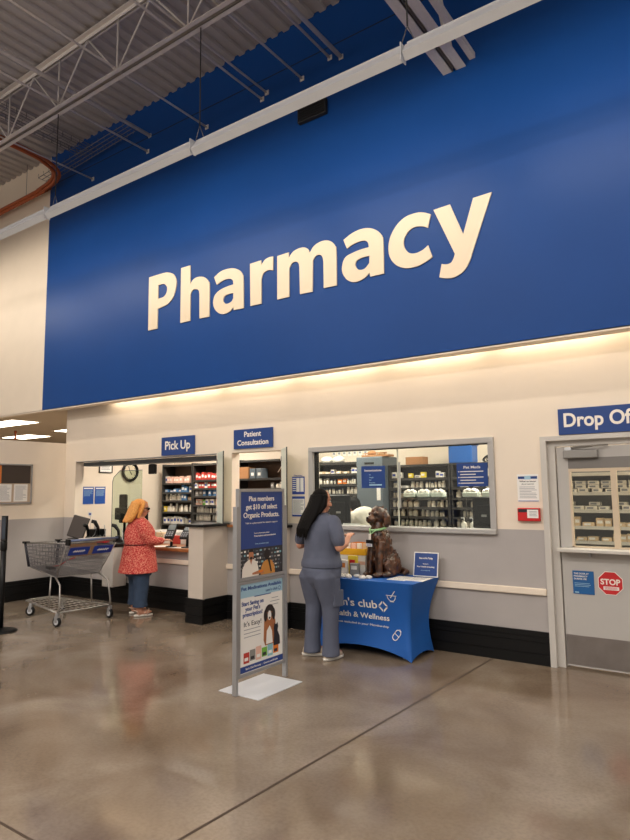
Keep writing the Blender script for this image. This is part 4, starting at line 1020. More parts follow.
for k, c in enumerate(('red', 'grey', 'pink', 'green', 'teal', 'orange')):
    b.rect(-.235+k*.077, -.165+k*.077, .235+(k % 2)*.01, .32+(k % 3)*.012, -.009, boxm[c]); b.rect(-.225+k*.077, -.18+k*.077, .255, .28, -.0102, (paper, darkp)[k % 2])
b.rect(-Wd, Wd, .165, .215, y, navy); b.text("Sam's Club Pharmacy  -  Generics and Brands", 0, .183, .016, whitep, w=.42, y=y-.001, align='C')
b.build('lower_poster', r)

# ------------------------------------------------------------------ demo table with stretch cover
TX0, TX1, TY0, TY1, TH = -4.02, -2.81, -.67, -.05, .745
tcx, tcy = (TX0+TX1)/2, (TY0+TY1)/2; hw, hd = (TX1-TX0)/2, (TY1-TY0)/2
def cover_pt(u, v, side):
    """u -1..1 along the side, v 0 bottom 1 top; returns local x,y,z"""
    z = v*TH
    foot = .055*(1-v)
    pin = .075*math.sin(PI*min(max(v, 0), 1))**1.1
    hh, ww = (hd, hw)
    corner = abs(u)**3
    k = foot+pin*(.35+.65*corner)
    dip = .02*(1-u*u)*math.sin(PI*v)
    hem = (.10 if side in (0, 2) else .055)*(1-u*u)**.8*(1-v)**3
    if side == 0: return (u*(ww-k), -(hh-foot-pin*.6)+dip, z+hem)
    if side == 2: return (-u*(ww-k), (hh-foot-pin*.6)-dip, z+hem)
    if side == 1: return (ww-foot-pin*.6-dip-.0*0, u*(hh-k), z+hem)
    return (-(ww-foot-pin*.6)+dip, -u*(hh-k), z+hem)
NU, NV = 24, 18
b = MB(); vs = []; idx = {}
for side in range(4):
    for i in range(NU):
        u = -1+2*i/NU
        for j in range(NV+1):
            v = j/NV
            p = cover_pt(u, v, side)
            if i == 0:
                q = cover_pt(1, v, (side-1) % 4); p = tuple((p[k]+q[k])/2 for k in range(3))
                p = (p[0]*1.0, p[1], p[2])
            idx[(side*NU+i, j)] = len(vs); vs.append(p)
T = 4*NU; fs = []
for i in range(T):
    for j in range(NV): fs.append((idx[(i, j)], idx[((i+1) % T, j)], idx[((i+1) % T, j+1)], idx[(i, j+1)]))
b.add(vs, fs, clothb, True)
b.add([vs[idx[(i, NV)]] for i in range(T)], [tuple(range(T))], clothb)
r = empty('demo_table', (tcx, tcy, 0), 'folding table under a fitted royal blue stretch cover with white club lettering', 'table')
cov = b.build('stretch_cover', r)
def front_y(x, z):
    v = max(0, min(1, z/TH)); u = x/hw
    for _ in range(6):
        u = max(-1, min(1, x/(hw-.055*(1-v)-.075*math.sin(PI*v)**1.1*(.35+.65*abs(u)**3)))); v = max(0, min(1, (z-.1*max(0, 1-u*u)**.8*(1-v)**3)/TH))
    pin = .075*math.sin(PI*v)**1.1; foot = .055*(1-v)
    return -(hd-foot-pin*.6)+.02*(1-u*u)*math.sin(PI*v)-.002
ty = tcy
for k, (t, x0, z0, h, w_, bo) in enumerate((("sam's club", -.385, .47, .08, .56, .012), ('Health & Wellness', -.385, .36, .055, .69, .012), ('Services included in your Membership', -.385, .292, .02, .68, 0))):
    b = MB(); b.text(t, x0, z0, h, whitep, w=w_, bold=bo, fn=front_y); o = b.build(('club_name', 'heading_text', 'tagline_text')[k], cov)
b = MB(); 
def bent(b, pts, m, d=.0018):
    m0 = len(b.v); b.poly(pts, m, d=d)
    for i in range(m0, len(b.v)):
        p = b.v[i]; b.v[i] = (p[0], p[1]+front_y(p[0], p[2]), p[2])
def stroke(b, p, w, m):
    for i in range(len(p)-1):
        a, c = Vector(p[i]), Vector(p[i+1]); n = (c-a).normalized()*w/2; s = Vector((-n[1], n[0]))
        bent(b, [tuple(a-n+s), tuple(a-n-s), tuple(c+n-s), tuple(c+n+s)], m)
cx, cz, s = .245, .497, .055
for q in range(4):
    a = PI/2*q
    for p in ([(.1*s, s), (s, .1*s), (.62*s, .1*s), (.1*s, .62*s)],):
        bent(b, [(cx+px_*math.cos(a)-pz_*math.sin(a), cz+px_*math.sin(a)+pz_*math.cos(a)) for px_, pz_ in p], whitep)
b.build('printed_logo', cov)
b = MB(); cx, cz = .355, .605
stroke(b, [(cx-.055, cz+.01), (cx+.055, cz+.01)], .006, whitep)
stroke(b, [(cx+.045*math.cos(t), cz+.045*math.sin(t)) for t in [PI+PI*k/8 for k in range(9)]], .006, whitep)
stroke(b, [(cx-.01, cz-.01), (cx+.045, cz+.055)], .007, whitep); stroke(b, [(cx-.02, cz-.05), (cx+.02, cz-.05)], .006, whitep)
b.build('printed_mortar', cov)
b = MB(); cx, cz = .385, .235
def cap(cx, cz, L, w_, ang):
    pts = [(L*.5*(1 if k < 9 else -1)+w_*math.cos(-PI/2+PI*(k % 9)/8+(PI if k >= 9 else 0)), w_*math.sin(-PI/2+PI*(k % 9)/8+(PI if k >= 9 else 0))) for k in range(18)]
    return [(cx+p[0]*math.cos(ang)-p[1]*math.sin(ang), cz+p[0]*math.sin(ang)+p[1]*math.cos(ang)) for p in pts]
cp = cap(cx, cz, .055, .028, .9); stroke(b, cp+[cp[0]], .006, whitep); stroke(b, [(cx-.02, cz+.014), (cx+.02, cz-.014)], .006, whitep); stroke(b, [(cx+.035, cz+.055), (cx+.05, cz+.035)], .005, whitep)
b.build('printed_pill', cov)
b = MB()
for sx in (-1, 1):
    for sy in (-1, 1): b.lathe([(.03, 0), (.03, .02), (.014, .03), (.014, .7)], alum, 8, c=(sx*(hw-.17), sy*(hd-.16), 0))
b.build('folding_legs', r)

# things on the demo table
TZ = TH+.001
sheet('flyer', 0, 0, 0, .1, .1, paper, lambda *a: None, None, None) and bpy.data.objects.remove(bpy.data.objects['flyer'])
for i, (x, y, rz, w_, l_, lb) in enumerate(((-3.08, -.36, .0, .2, .28, 'white flyer on the blue table, left of the two in front of the blue sign'), (-2.9, -.33, .05, .18, .26, 'white flyer on the blue table, right under the blue sign'))):
    b = MB(); b.box(-w_/2, w_/2, -l_/2, l_/2, 0, .004, paper); lines2 = [b.box(-w_*.4, w_*.35, -l_*.4+k*.05, -l_*.4+k*.05+.015, .004, .0045, greytext) for k in range(5)]
    tag(b.build('flyer', loc=(x, y, TZ), rz=rz), lb, 'flyer', 'white flyers on the blue table')
r = empty('sign_holder', (-2.92, -.15, TZ), 'clear acrylic holder with a tilted blue sign at the right end of the blue table', 'sign', rz=.06)
b = MB(); b.M = Matrix.Rotation(-.2, 4, 'X'); b.rbox(-.135, .135, 0, .004, .005, .255, paper, .002); b.M = Matrix.Identity(4); b.box(-.13, .13, -.0, .09, 0, .004, plexi); b.build('holder', r)
b = MB(); b.M = Matrix.Rotation(-.2, 4, 'X'); b.box(-.125, .125, -.002, 0, .015, .245, signb)
b.text('Save on Rx Today', 0, .185, .019, whitep, w=.15, y=-.002, align='C', bold=.02); b.text('Member perks', 0, .13, .01, whitep, w=.06, y=-.002, align='C'); b.text('Free Health Screening', 0, .1, .015, whitep, w=.19, y=-.002, align='C', bold=.01); b.text('ask a team member today', 0, .065, .009, lightb, w=.1, y=-.002, align='C'); b.M = Matrix.Identity(4); b.build('printed_sign', r)
# display box
r = empty('display_box', (-3.72, -.2, TZ), 'yellow and white treat display box with an orange arched header, left of the dog statue', 'box', rz=.1)
b = MB(); b.box(-.15, .15, -.09, .09, 0, .2, paper); b.box(-.15, .15, -.093, -.09, .1, .135, boxm['pink']); b.build('carton_body', r)
b = MB(); b.box(-.152, .152, -.096, -.09, .2, .27, yellow); b.box(-.152, -.146, -.09, .09, .2, .27, yellow); b.box(.146, .152, -.09, .09, .2, .27, yellow); b.build('yellow_band', r)
b = MB(); b.M = Matrix.Translation((0, .09, 0)); b.poly([(-.15, .2), (-.15, .28)]+[(.15*math.cos(PI-PI*k/12), .28+.05*math.sin(PI*k/12)) for k in range(1, 12)]+[(.15, .28), (.15, .2)], orange, d=.004); b.M = Matrix.Identity(4); b.build('arched_header', r)
for i, (x, c) in enumerate(((-.1, 'white'), (-.03, 'pink'), (.04, 'white'), (.11, 'tan'))):
    b = MB(); b.rbox(-.03, .03, -.01, .01, 0, .12, boxm[c], .004); 
    tag(b.build('treat_packet', loc=(-3.72+x, -.2+x*.1, TZ+.2)), ['white packet at the left inside the yellow display box', 'pink packet inside the yellow display box', 'white packet right of the pink one in the display box', 'tan packet at the right inside the yellow display box'][i], 'packet', 'packets in the display box')
for i, (x, y, h, c) in enumerate(((-3.75, -.42, .16, 'white'), (-3.61, -.41, .13, 'grey'), (-3.67, -.35, .2, 'yellow'))):
    b = MB(); b.rbox(-.055, .055, -.02, .02, 0, h, boxm[c], .006); b.box(-.035, .035, -.0215, -.02, h*.5, h*.8, (orange, paper, redm)[i])
    tag(b.build('treat_bag', loc=(x, y, TZ)), ['white packet with an orange label in front of the display box', 'grey packet with a white label beside the dog statue', 'tall yellow packet with a red label in front of the display box'][i], 'packet', 'packets on the blue table')
rd = random.Random(9)
cn = [(-3.78, -.52), (-3.7, -.5), (-3.62, -.53), (-3.53, -.5), (-3.45, -.52), (-3.37, -.53), (-3.41, -.59), (-3.66, -.59), (-3.57, -.6)]
for i, (x, y) in enumerate(cn):
    b = MB(); b.rings([(0, 0, 0, .03, .022), (0, 0, .008, .038, .03), (0, 0, .022, .036, .028), (0, 0, .03, .02, .014)], boxm['white'], 10); b.box(-.02, .02, -.012, .012, .0295, .031, (boxm['blue'], boxm['grey'], paper)[i % 3])
    tag(b.build('sample_packet', loc=(x, y, TZ), rz=rd.uniform(-1, 1)), 'small white sample packet scattered along the front edge of the blue table', 'packet', 'sample packets on the blue table')

# ------------------------------------------------------------------ dog statue (faces -y)
r = empty('dog_statue', (-3.36, -.27, TZ), 'dark bronze brown sitting dog statue with a green lanyard on the blue table', 'statue', rz=-.25)
b = MB(); K = bronze; S = .98
rx = lambda a: Matrix.Rotation(a, 3, 'X')
b.ell((0, .06, .15), (.125, .16, .15), K); b.ell((0, 0, .3), (.11, .12, .2), K, rx(.15)); b.ell((0, -.05, .4), (.095, .09, .13), K)
b.ell((0, -.045, .5), (.07, .075, .1), K)
for s in (-1, 1):
    b.tube([(s*.06, -.07, .36), (s*.065, -.105, .2), (s*.068, -.115, .05), (s*.068, -.125, .02)], [.05, .042, .036, .038], K, 12)
    b.ell((s*.07, -.15, .025), (.04, .06, .027), K)
    b.ell((s*.115, .04, .11), (.055, .115, .11), K); b.ell((s*.125, -.045, .03), (.042, .085, .032), K)
    b.tube([(s*.085, -.02, .68), (s*.108, -.015, .62), (s*.105, -.02, .54), (s*.098, -.02, .51)], [.022, .042, .046, .02], K, 10, sq=.6)
b.ell((0, -.03, .63), (.095, .1, .09), K); b.ell((0, -.05, .67), (.07, .07, .06), K)
b.ell((0, -.13, .6), (.052, .075, .045), K); b.ell((0, -.15, .575), (.04, .05, .028), K)
for s in (-1, 1): b.ell((s*.035, -.115, .655), (.028, .025, .02), K); b.ell((s*.028, -.155, .59), (.03, .035, .03), K)
b.tube([(0, .18, .06), (.08, .24, .04), (.17, .2, .035), (.2, .12, .03)], [.035, .035, .03, .02], K, 8)
rd = random.Random(11)
for k in range(420):       # wavy coat tufts lying on the coat
    c0, r0 = rd.choice((((0, .06, .15), (.125, .16, .15)), ((0, 0, .3), (.108, .118, .2)), ((0, 0, .3), (.108, .118, .2)), ((0, -.05, .4), (.095, .09, .13)), ((.115, .04, .11), (.055, .115, .11)), ((-.115, .04, .11), (.055, .115, .11)), ((0, -.03, .64), (.092, .095, .085))))
    a = rd.uniform(0, 2*PI); e = rd.uniform(-.9, 1.2)
    n_ = Vector((math.cos(e)*math.cos(a), math.cos(e)*math.sin(a), math.sin(e)))
    q_ = (c0[0]+r0[0]*n_.x*.985, c0[1]+r0[1]*n_.y*.985, max(.02, c0[2]+r0[2]*n_.z*.985))
    if q_[2] > .56 and q_[1] < -.05: continue
    b.ell(q_, (.009, .009, .026), K, Matrix.Rotation(rd.uniform(-.5, .5), 3, 'X') @ Matrix.Rotation(rd.uniform(-.5, .5), 3, 'Y'), 8, 6)
b.blob('body', r, .0055, 1)
b = MB(); b.ell((0, -.203, .61), (.018, .012, .013), blackp); 
for s in (-1, 1): b.ell((s*.036, -.137, .645), (.011, .009, .011), blackp, nu=10, nv=8)
b.build('nose_and_eyes', r)
b = MB(); b.tube([(.088*math.cos(t), -.045+.1*math.sin(t)*.95, .5-.02*math.sin(t)*-1) for t in [2*PI*k/20 for k in range(20)]], .0075, green, 8, closed=True, sq=1.6)
b.tube([(-.05, -.125, .49), (0, -.165, .44)], .007, green, 6); b.tube([(.05, -.125, .49), (0, -.165, .44)], .007, green, 6); b.build('lanyard', r)
b = MB(); b.rbox(-.013, .013, -.182, -.168, .385, .445, whitep, .003); b.rbox(-.05, .05, -.184, -.172, .31, .385, blackp, .004); b.box(-.043, .043, -.187, -.184, .315, .345, paper); lines(b, -.035, .035, .342, .32, 2, -.187, bluetext, .4); b.build('name_badge', r)

# ------------------------------------------------------------------ shopping cart
cart = empty('shopping_cart', (-7.22, -1.18, 0), 'empty grey wire shopping cart with blue placards beside the counter', 'shopping cart', rz=-.1)
TR = [(.16, -.35, 1.03), (.16, .35, 1.03), (-1.22, .24, .96), (-1.22, -.24, .96)]
BR = [(-.2, -.3, .58), (-.2, .3, .58), (-1.17, .19, .64), (-1.17, -.19, .64)]
def lp(a, c, t): return tuple(a[i]+(c[i]-a[i])*t for i in range(3))
b = MB()
for q in (TR, BR): b.tube([*q], .008 if q is TR else .006, chrome, 6, closed=True)
def panel(b, a0, a1, c0, c1, nu, nv, w=.0036):
    """wires between edge a0-a1 (bottom) and c0-c1 (top)"""
    for i in range(nu+1): t = i/nu; b.tube([lp(a0, a1, t), lp(c0, c1, t)], w, wirem, 4)
    for j in range(1, nv): t = j/nv; b.tube([lp(a0, c0, t), lp(a1, c1, t)], w, wirem, 4)
panel(b, BR[0], BR[3], TR[0], TR[3], 30, 7); panel(b, BR[1], BR[2], TR[1], TR[2], 30, 7)
panel(b, BR[3], BR[2], TR[3], TR[2], 10, 7); panel(b, BR[0], BR[3], BR[1], BR[2], 24, 8)
for k in range(4): b.tube([lp(BR[k], TR[k], 0), lp(BR[k], TR[k], 1)], .007, chrome, 6)
b.build('basket', cart)
b = MB(); panel(b, BR[0], BR[1], TR[0], TR[1], 26, 8, .003); b.build('rear_gate', cart)
b = MB(); s0 = lp(BR[0], TR[0], .45); s1 = lp(BR[1], TR[1], .45)
f0, f1 = (-.27, -.29, .80), (-.27, .29, .80); g0, g1 = (-.24, -.3, 1.0), (-.24, .3, 1.0)
panel(b, s0, s1, f0, f1, 16, 4); panel(b, f0, f1, g0, g1, 16, 4); b.box(-.25, -.235, -.1, .28, .82, .98, mat('seat_flap_print', '8E6A44', .5)); b.build('child_seat', cart)
b = MB(); b.tube([(-.1, -.1, .82), (-.25, -.12, .78), (-.42, -.14, .7), (-.55, -.2, .68)], .013, redm, 6, sq=.5); b.rbox(-.62, -.5, -.24, -.14, .645, .69, blackp, .01); b.build('seat_belt', cart)
b = MB(); b.tube([(.2, -.33, 1.06), (.2, .33, 1.06)], .013, mat('handle_blue', '6C7B9E', .4), 10); b.tube([(.2, -.22, 1.078), (.2, .22, 1.078)], .006, whitep, 6)
for s in (-1, 1): b.rbox(.13, .22, s*.345-.015, s*.345+.015, 1.0, 1.08, blackp, .008)
b.build('handle', cart)
for s in (-1, 1):
    b = MB(); gate = math.atan2(.36, .45)
    b.M = Matrix.Translation((.115, s*.165, .92)) @ Matrix.Rotation(gate*.9, 4, 'Y') @ Matrix.Rotation(PI/2, 4, 'Z'); 
    b.rbox(-.135, .135, -.006, 0, -.06, .06, mat('placard_blue', '1A3CA0', .35), .004)
    for k in range(5): b.bar((-.07+k*.03, -.008, -.015), (-.055+k*.03, -.008, .022), .006, whitep)
    b.bar((-.08, -.008, .0), (.08, -.008, .004), .005, whitep)
    b.M = Matrix.Identity(4); b.build('placard', cart)
b = MB()
for s in (-1, 1):
    b.tube([(-.2, s*.3, .58), (-.02, s*.33, .5), (.02, s*.35, .25), (0, s*.36, .17)], .012, chrome, 8)
    b.tube([(-.36, s*.28, .58), (-.36, s*.3, .18)], .012, chrome, 8)
b.tube([(0, -.36, .17), (-1.22, -.2, .17), (-1.26, -.12, .175), (-1.26, .12, .175), (-1.22, .2, .17), (0, .36, .17)], .012, chrome, 8, closed=True)
b.build('frame', cart)
b = MB(); b.tube([(-1.22, -.24, .96), (-1.17, -.2, .64)], .02, mat('bumper_navy', '23222C', .5), 8); b.tube([(-1.22, .24, .96), (-1.17, .2, .64)], .02, MATS['bumper_navy'], 8); b.rbox(-1.26, -1.16, -.27, -.2, .955, .985, blackp, .008); b.rbox(-1.26, -1.16, .2, .27, .955, .985, blackp, .008); b.build('corner_bumpers', cart)
b = MB()
for i in range(9): y = -.3+i*.075; b.tube([(-.02, y*1.1, .178), (-1.24, y*.6, .182)], .004, chrome, 4)
for i in range(7): x = -.15-i*.17; h = .36-(-x)*.13; b.tube([(x, -h, .172), (x, h, .172)], .005, chrome, 4)
b.build('lower_rack', cart)
for (x, y, a) in ((0, -.36, .3), (0, .36, .1), (-1.0, -.23, .6), (-1.0, .23, .2)):
    c = MB(); c.rbox(-.022, .022, -.02, .02, .11, .165, alum, .004); c.rbox(-.03, .015, -.025, -.02, .055, .13, alum, .002); c.rbox(-.03, .015, .02, .025, .055, .13, alum, .002)
    o = c.build('caster', cart, loc=(x, y, 0), rz=a)
    w = MB(); w.M = Matrix.Translation((-.008, 0, .063)) @ Matrix.Rotation(PI/2, 4, 'X'); w.lathe([(.05, -.017), (.062, -.013), (.0625, 0), (.062, .013), (.05, .017)], blackp, 20); w.lathe([(.034, -.019), (.036, -.018), (.036, .018), (.034, .019)], fixm, 16); w.build('wheel', o)

# queue post
r = empty('queue_post', (-7.62, -2.06, 0), 'black belt barrier post at the left edge of the picture', 'post')
b = MB(); b.lathe([(.19, 0), (.19, .012), (.14, .03), (.05, .042), (.04, .05)], blackp, 32); b.build('base', r)
b = MB(); b.lathe([(.033, .05), (.033, .98)], blackp, 20); b.build('pole', r)
b = MB(); b.lathe([(.036, .96), (.04, .97), (.04, 1.06), (.034, 1.075)], blackp, 20); b.build('belt_head', r)
b = MB(); b.box(-.055, .055, -.012, .012, 1.075, 1.38, blackp); b.box(-.04, .04, -.014, -.012, 1.1, 1.36, mat('display_grey', '39424D', .25)); b.build('sign_frame', r)

# ------------------------------------------------------------------ people
def limb(b, pts, rad, m): 
    b.tube(pts, rad, m, 14)
    for p, q in zip(pts, rad if isinstance(rad, list) else [rad]*len(pts)): b.ell(p, (q*.98,)*3, m, nu=12, nv=8)
def hand(b, c, d, side, m, s=1.0):
    """small hand at c pointing along d: palm, four unequal fingers, thumb"""
    d = Vector(d).normalized(); up = Vector((0, 0, 1)); lat = d.cross(up).normalized(); nrm = lat.cross(d).normalized(); c = Vector(c)
    R = Matrix((lat, d, nrm)).transposed()
    b.ell(c+d*.045*s, (.040*s, .05*s, .016*s), m, R, 12, 8)
    for i, (o, L) in enumerate(((-.03, .058), (-.010, .070), (.010, .066), (.029, .052))):
        a = c+d*.082*s+lat*o*s; k = a+d*L*.55*s-nrm*.008*s; e = k+d*L*.4*s-nrm*.022*s
        b.tube([tuple(a-d*.02*s), tuple(a), tuple(k), tuple(e)], [.0095*s, .0095*s, .009*s, .0075*s], m, 8)
        b.ell(e, (.0078*s,)*3, m, nu=8, nv=6)
    t0 = c+d*.02*s-lat*side*.03*s; t1 = t0+d*.03*s-lat*side*.025*s; t2 = t1+d*.03*s-lat*side*.002*s-nrm*.006*s
    b.tube([tuple(t0), tuple(t1), tuple(t2)], [.013*s, .011*s, .009*s], m, 8); b.ell(t2, (.009*s,)*3, m, nu=8, nv=6)
def head(b, c, m, yaw=0, s=1.0, pitch=0):
    R = Matrix.Rotation(yaw, 3, 'Z') @ Matrix.Rotation(pitch, 3, 'X'); c = Vector(c)
    P = lambda x, y, z: tuple(c+R @ Vector((x*s, y*s, z*s)))
    b.ell(P(0, 0, .02), (.075*s, .09*s, .095*s), m, R); b.ell(P(0, .025, -.045), (.058*s, .062*s, .07*s), m, R)
    b.ell(P(0, .06, -.085), (.028*s, .026*s, .024*s), m, R)
    b.tube([P(0, .082, .015), P(0, .1, -.02), P(0, .108, -.034)], [.009*s, .012*s, .015*s], m, 8); b.ell(P(0, .104, -.034), (.017*s, .014*s, .011*s), m, R)
    b.ell(P(0, .085, -.062), (.024*s, .012*s, .006*s), m, R); b.ell(P(0, .083, -.072), (.021*s, .012*s, .007*s), m, R)
    b.ell(P(0, .078, .028), (.05*s, .018*s, .01*s), m, R)
    for q in (-1, 1): b.ell(P(q*.078, -.002, -.01), (.009*s, .02*s, .03*s), m, R); b.ell(P(q*.04, .06, -.03), (.024*s, .024*s, .026*s), m, R)
    return R, P
def face(P, parent, iris='2A1D16'):
    b = MB()
    for q in (-1, 1): b.ell(P(q*.031, .0785, .004), (.012, .009, .007), whitep, nu=10, nv=8); b.ell(P(q*.031, .0855, .004), (.005, .004, .005), mat('iris', iris, .2), nu=8, nv=6)
    b.build('eyes', parent)
    b = MB(); b.tube([P(-.02, .093, -.066), P(0, .0985, -.065), P(.02, .093, -.066)], [.003, .0055, .003], mat('lips', '9C4A44', .4), 8); b.build('lips', parent)
    b = MB()
    for q in (-1, 1): b.tube([P(q*.015, .092, .026), P(q*.033, .09, .031), P(q*.052, .075, .026)], [.003, .004, .002], mat('eyebrow', '2B1B14', .6), 6)
    b.build('eyebrows', parent)

# --- person in slate scrubs at the table (faces +y)
wz = -.12
r = empty('person', (-3.70, -.90, 0), 'person in slate grey scrubs with long black hair at the blue table, back turned', 'person', rz=wz)
b = MB(); m = skin
b.rings([(0, 0, .80, .17, .15), (0, 0, .9, .185, .15), (0, 0, 1.02, .16, .13), (0, 0, 1.15, .165, .135), (0, 0, 1.28, .17, .125), (0, 0, 1.36, .14, .1), (0, 0, 1.40, .08, .075)], m)
limb(b, [(0, -.01, 1.38), (0, .005, 1.47)], [.055, .05], m)
R, P2 = head(b, (0, .01, 1.545), m, yaw=-.5, s=1.0, pitch=-.15)
for s in (-1, 1):
    limb(b, [(s*.165, 0, 1.335), (s*.235, -.03, 1.20), (s*.265, -.035, 1.09)], [.062, .052, .043], m)
    limb(b, [(s*.265, -.035, 1.09), (s*.235, .10, 1.12), (s*.19, .2, 1.175)], [.043, .038, .026], m)
    hand(b, (s*.188, .205, 1.178), (-s*.35, .8, .28), s, m, .95)
    limb(b, [(s*.09, 0, .84), (s*.1, .01, .5), (s*.11, -.02, .1)], [.12, .065, .045], m)
    b.ell((s*.115, .05, .045), (.04, .11, .035), m)
b.blob('body', r, .0065, 2); face(P2, r)
b = MB(); m = scrub
b.rings([(0, 0, .885, .222, .19), (0, 0, .93, .222, .188), (0, 0, .98, .205, .17), (0, 0, 1.05, .19, .16), (0, 0, 1.15, .188, .158), (0, 0, 1.25, .2, .155), (0, 0, 1.32, .195, .135), (0, 0, 1.37, .165, .11), (0, -.01, 1.41, .1, .085), (0, -.01, 1.425, .075, .07)], m, 28)
for s in (-1, 1): limb(b, [(s*.158, 0, 1.325), (s*.228, -.027, 1.22), (s*.256, -.034, 1.15)], [.082, .073, .067], m)
top = b.blob('scrub_top', r, .008, 3)
b = MB(); b.rings([(0, -.01, .68, .12, .1), (0, -.01, .74, .19, .15), (0, -.01, .80, .215, .18), (0, 0, .87, .21, .19), (0, 0, .93, .185, .16)], m, 28)
for s in (-1, 1):
    limb(b, [(s*.098, -.01, .76), (s*.105, 0, .62), (s*.108, .005, .48), (s*.118, -.01, .3), (s*.122, -.015, .15)], [.118, .108, .09, .078, .082], m)
    b.rings([(s*.123, -.018, .04, .09, .092), (s*.122, -.015, .1, .086, .088), (s*.122, -.015, .16, .08, .08)], m)
    b.tube([(s*.09, -.05, .88), (s*.09, -.058, .8), (s*.098, -.035, .7), (s*.104, -.01, .58), (s*.106, .0, .5)], [.09, .128, .116, .1, .08], m, 16)
b.blob('scrub_trousers', r, .008, 9)
b = MB(); m = mat('scrub_pocket', '535869', .8)
b.M = Matrix.Translation((.198, .02, .6)); b.rbox(-.012, .012, -.07, .07, -.09, .07, m, .008); b.M = Matrix.Identity(4); b.build('cargo_pocket', r)
b = MB(); m = hair_b
b.ell((0, -.012, 1.575), (.084, .096, .096), m); 
for k in range(9):
    t = (k-4)/4
    b.tube([(t*.055, -.05-.02*(1-t*t), 1.6), (t*.062-.01, -.085-.02*(1-t*t), 1.49), (t*.072-.045, -.14-.01*(1-t*t), 1.38), (t*.072-.08, -.17, 1.28+.015*(k % 3)), (t*.06-.10, -.178, 1.18+.03*((k*2) % 3))], [.032, .034, .028, .02, .006], m, 10)
b.tube([(-.065, -.0, 1.58), (-.075, -.03, 1.48), (-.1, -.1, 1.38), (-.13, -.14, 1.25)], [.025, .03, .03, .015], m, 8)
b.tube([(.08, -.02, 1.6), (.088, -.05, 1.5), (.06, -.1, 1.42)], [.025, .03, .02], m, 8)
rd = random.Random(22)
for k in range(50):
    t = rd.uniform(-1, 1); w_ = rd.uniform(-.03, .05)
    b.tube([(t*.06, -.075-.03*(1-t*t), 1.6), (t*.075-.012, -.11-.03*(1-t*t), 1.49), (t*.085-.045, -.16-.02*(1-t*t), 1.37), (t*.085-.08, -.19-.01*(1-t*t), 1.27), (t*.07-.1, -.195, 1.17+w_)], [.008, .01, .009, .007, .003], m, 6)
b.blob('hair', r, .0055, 1)
for s, a in ((-1, -.9), (1, -.1)):
    b = MB(); b.rings([(0, .04, .002, .04, .13), (0, .04, .028, .044, .135)], sole, 20)
    o = b.build('shoe', r, loc=(s*.12-(.02 if s < 0 else 0), -.02, 0), rz=a)
    b = MB(); b.rings([(0, .04, .028, .04, .128), (0, .035, .055, .038, .118), (0, .005, .08, .034, .08), (0, -.015, .1, .034, .05)], beige_sh, 20); b.build('upper', o)

# --- person in red tunic at pickup counter
wz = -.42
r = empty('person', (-7.05, -.47, 0), 'golden haired person in a red printed tunic and jeans at the pickup counter', 'person', rz=wz)
b = MB(); m = skin
b.rings([(0, 0, .68, .18, .18), (0, 0, .85, .19, .19), (0, 0, 1.0, .17, .18), (0, 0, 1.12, .165, .17), (0, 0, 1.22, .16, .13), (0, -.01, 1.28, .12, .1), (0, -.01, 1.31, .07, .07)], m)
limb(b, [(0, -.01, 1.29), (0, .01, 1.37)], [.055, .05], m)
R, P1 = head(b, (0, .02, 1.435), m, yaw=-.38, s=1.0, pitch=-.18)
for s in (-1, 1):
    limb(b, [(s*.155, -.01, 1.235), (s*.2, .02, 1.1), (s*.2, .08, 1.0)], [.06, .052, .044], m)
    limb(b, [(s*.2, .08, 1.0), (s*.17, .2, .985), (s*.14, .3, .99)], [.042, .036, .026], m)
    hand(b, (s*.138, .305, .99), (-s*.25, .9, .0), s, m, .92)
    limb(b, [(s*.1, 0, .72), (s*.12, .01, .4), (s*.13, -.01, .1)], [.11, .065, .045], m)
    b.ell((s*.13, .05, .05), (.038, .105, .03), m); limb(b, [(s*.13, -.02, .12), (s*.13, -.01, .05)], [.045, .042], m)
b.blob('body', r, .0065, 2); face(P1, r)
b = MB(); m = tunicm
b.rings([(0, -.01, .57, .285, .265), (0, -.005, .65, .265, .25), (0, 0, .78, .235, .232), (0, 0, .88, .215, .215), (0, 0, .945, .19, .19), (0, .005, 1.02, .195, .205), (0, .01, 1.11, .19, .205), (0, 0, 1.19, .18, .17), (0, -.01, 1.255, .15, .125), (0, -.015, 1.3, .09, .085)], m, 28)
for s in (-1, 1):
    limb(b, [(s*.145, -.01, 1.225), (s*.2, .02, 1.1), (s*.205, .075, 1.0)], [.082, .075, .065], m)
    limb(b, [(s*.205, .075, 1.0), (s*.178, .18, .982), (s*.155, .255, .985)], [.065, .058, .05], m)
b.blob('tunic', r, .008, 3)
b = MB(); b.tube([(.193*math.cos(t)*1.03, .195*math.sin(t)*1.03, .945) for t in [2*PI*k/24 for k in range(24)]], .008, mat('tunic_seam', '5E1518', .8), 6, closed=True); b.build('waist_cord', r)
b = MB(); m = denim
b.rings([(0, 0, .52, .17, .17), (0, 0, .6, .2, .19), (0, 0, .7, .2, .19)], m)
for s in (-1, 1): limb(b, [(s*.115, 0, .56), (s*.125, .005, .38), (s*.13, -.005, .2)], [.12, .1, .092], m); b.rings([(s*.131, -.006, .125, .098, .1), (s*.13, -.005, .2, .092, .094)], m)
b.blob('jeans', r, .008, 2)
b = MB(); m = hair_g
b.ell((0, -.012, 1.475), (.09, .1, .088), m)
for k in range(9):
    t = (k-4)/4
    b.tube([(t*.075, -.05-.025*(1-t*t), 1.5), (t*.09, -.09-.03*(1-t*t), 1.4), (t*.1, -.13-.03*(1-t*t), 1.31), (t*.095, -.155-.03*(1-t*t), 1.255-.01*(k % 2))], [.045, .045, .04, .022], m, 10)
for s in (-1, 1):
    b.tube([(s*.06, .04, 1.52), (s*.085, .02, 1.46), (s*.092, -.015, 1.38), (s*.09, -.05, 1.3)], [.025, .028, .03, .02], m, 8)
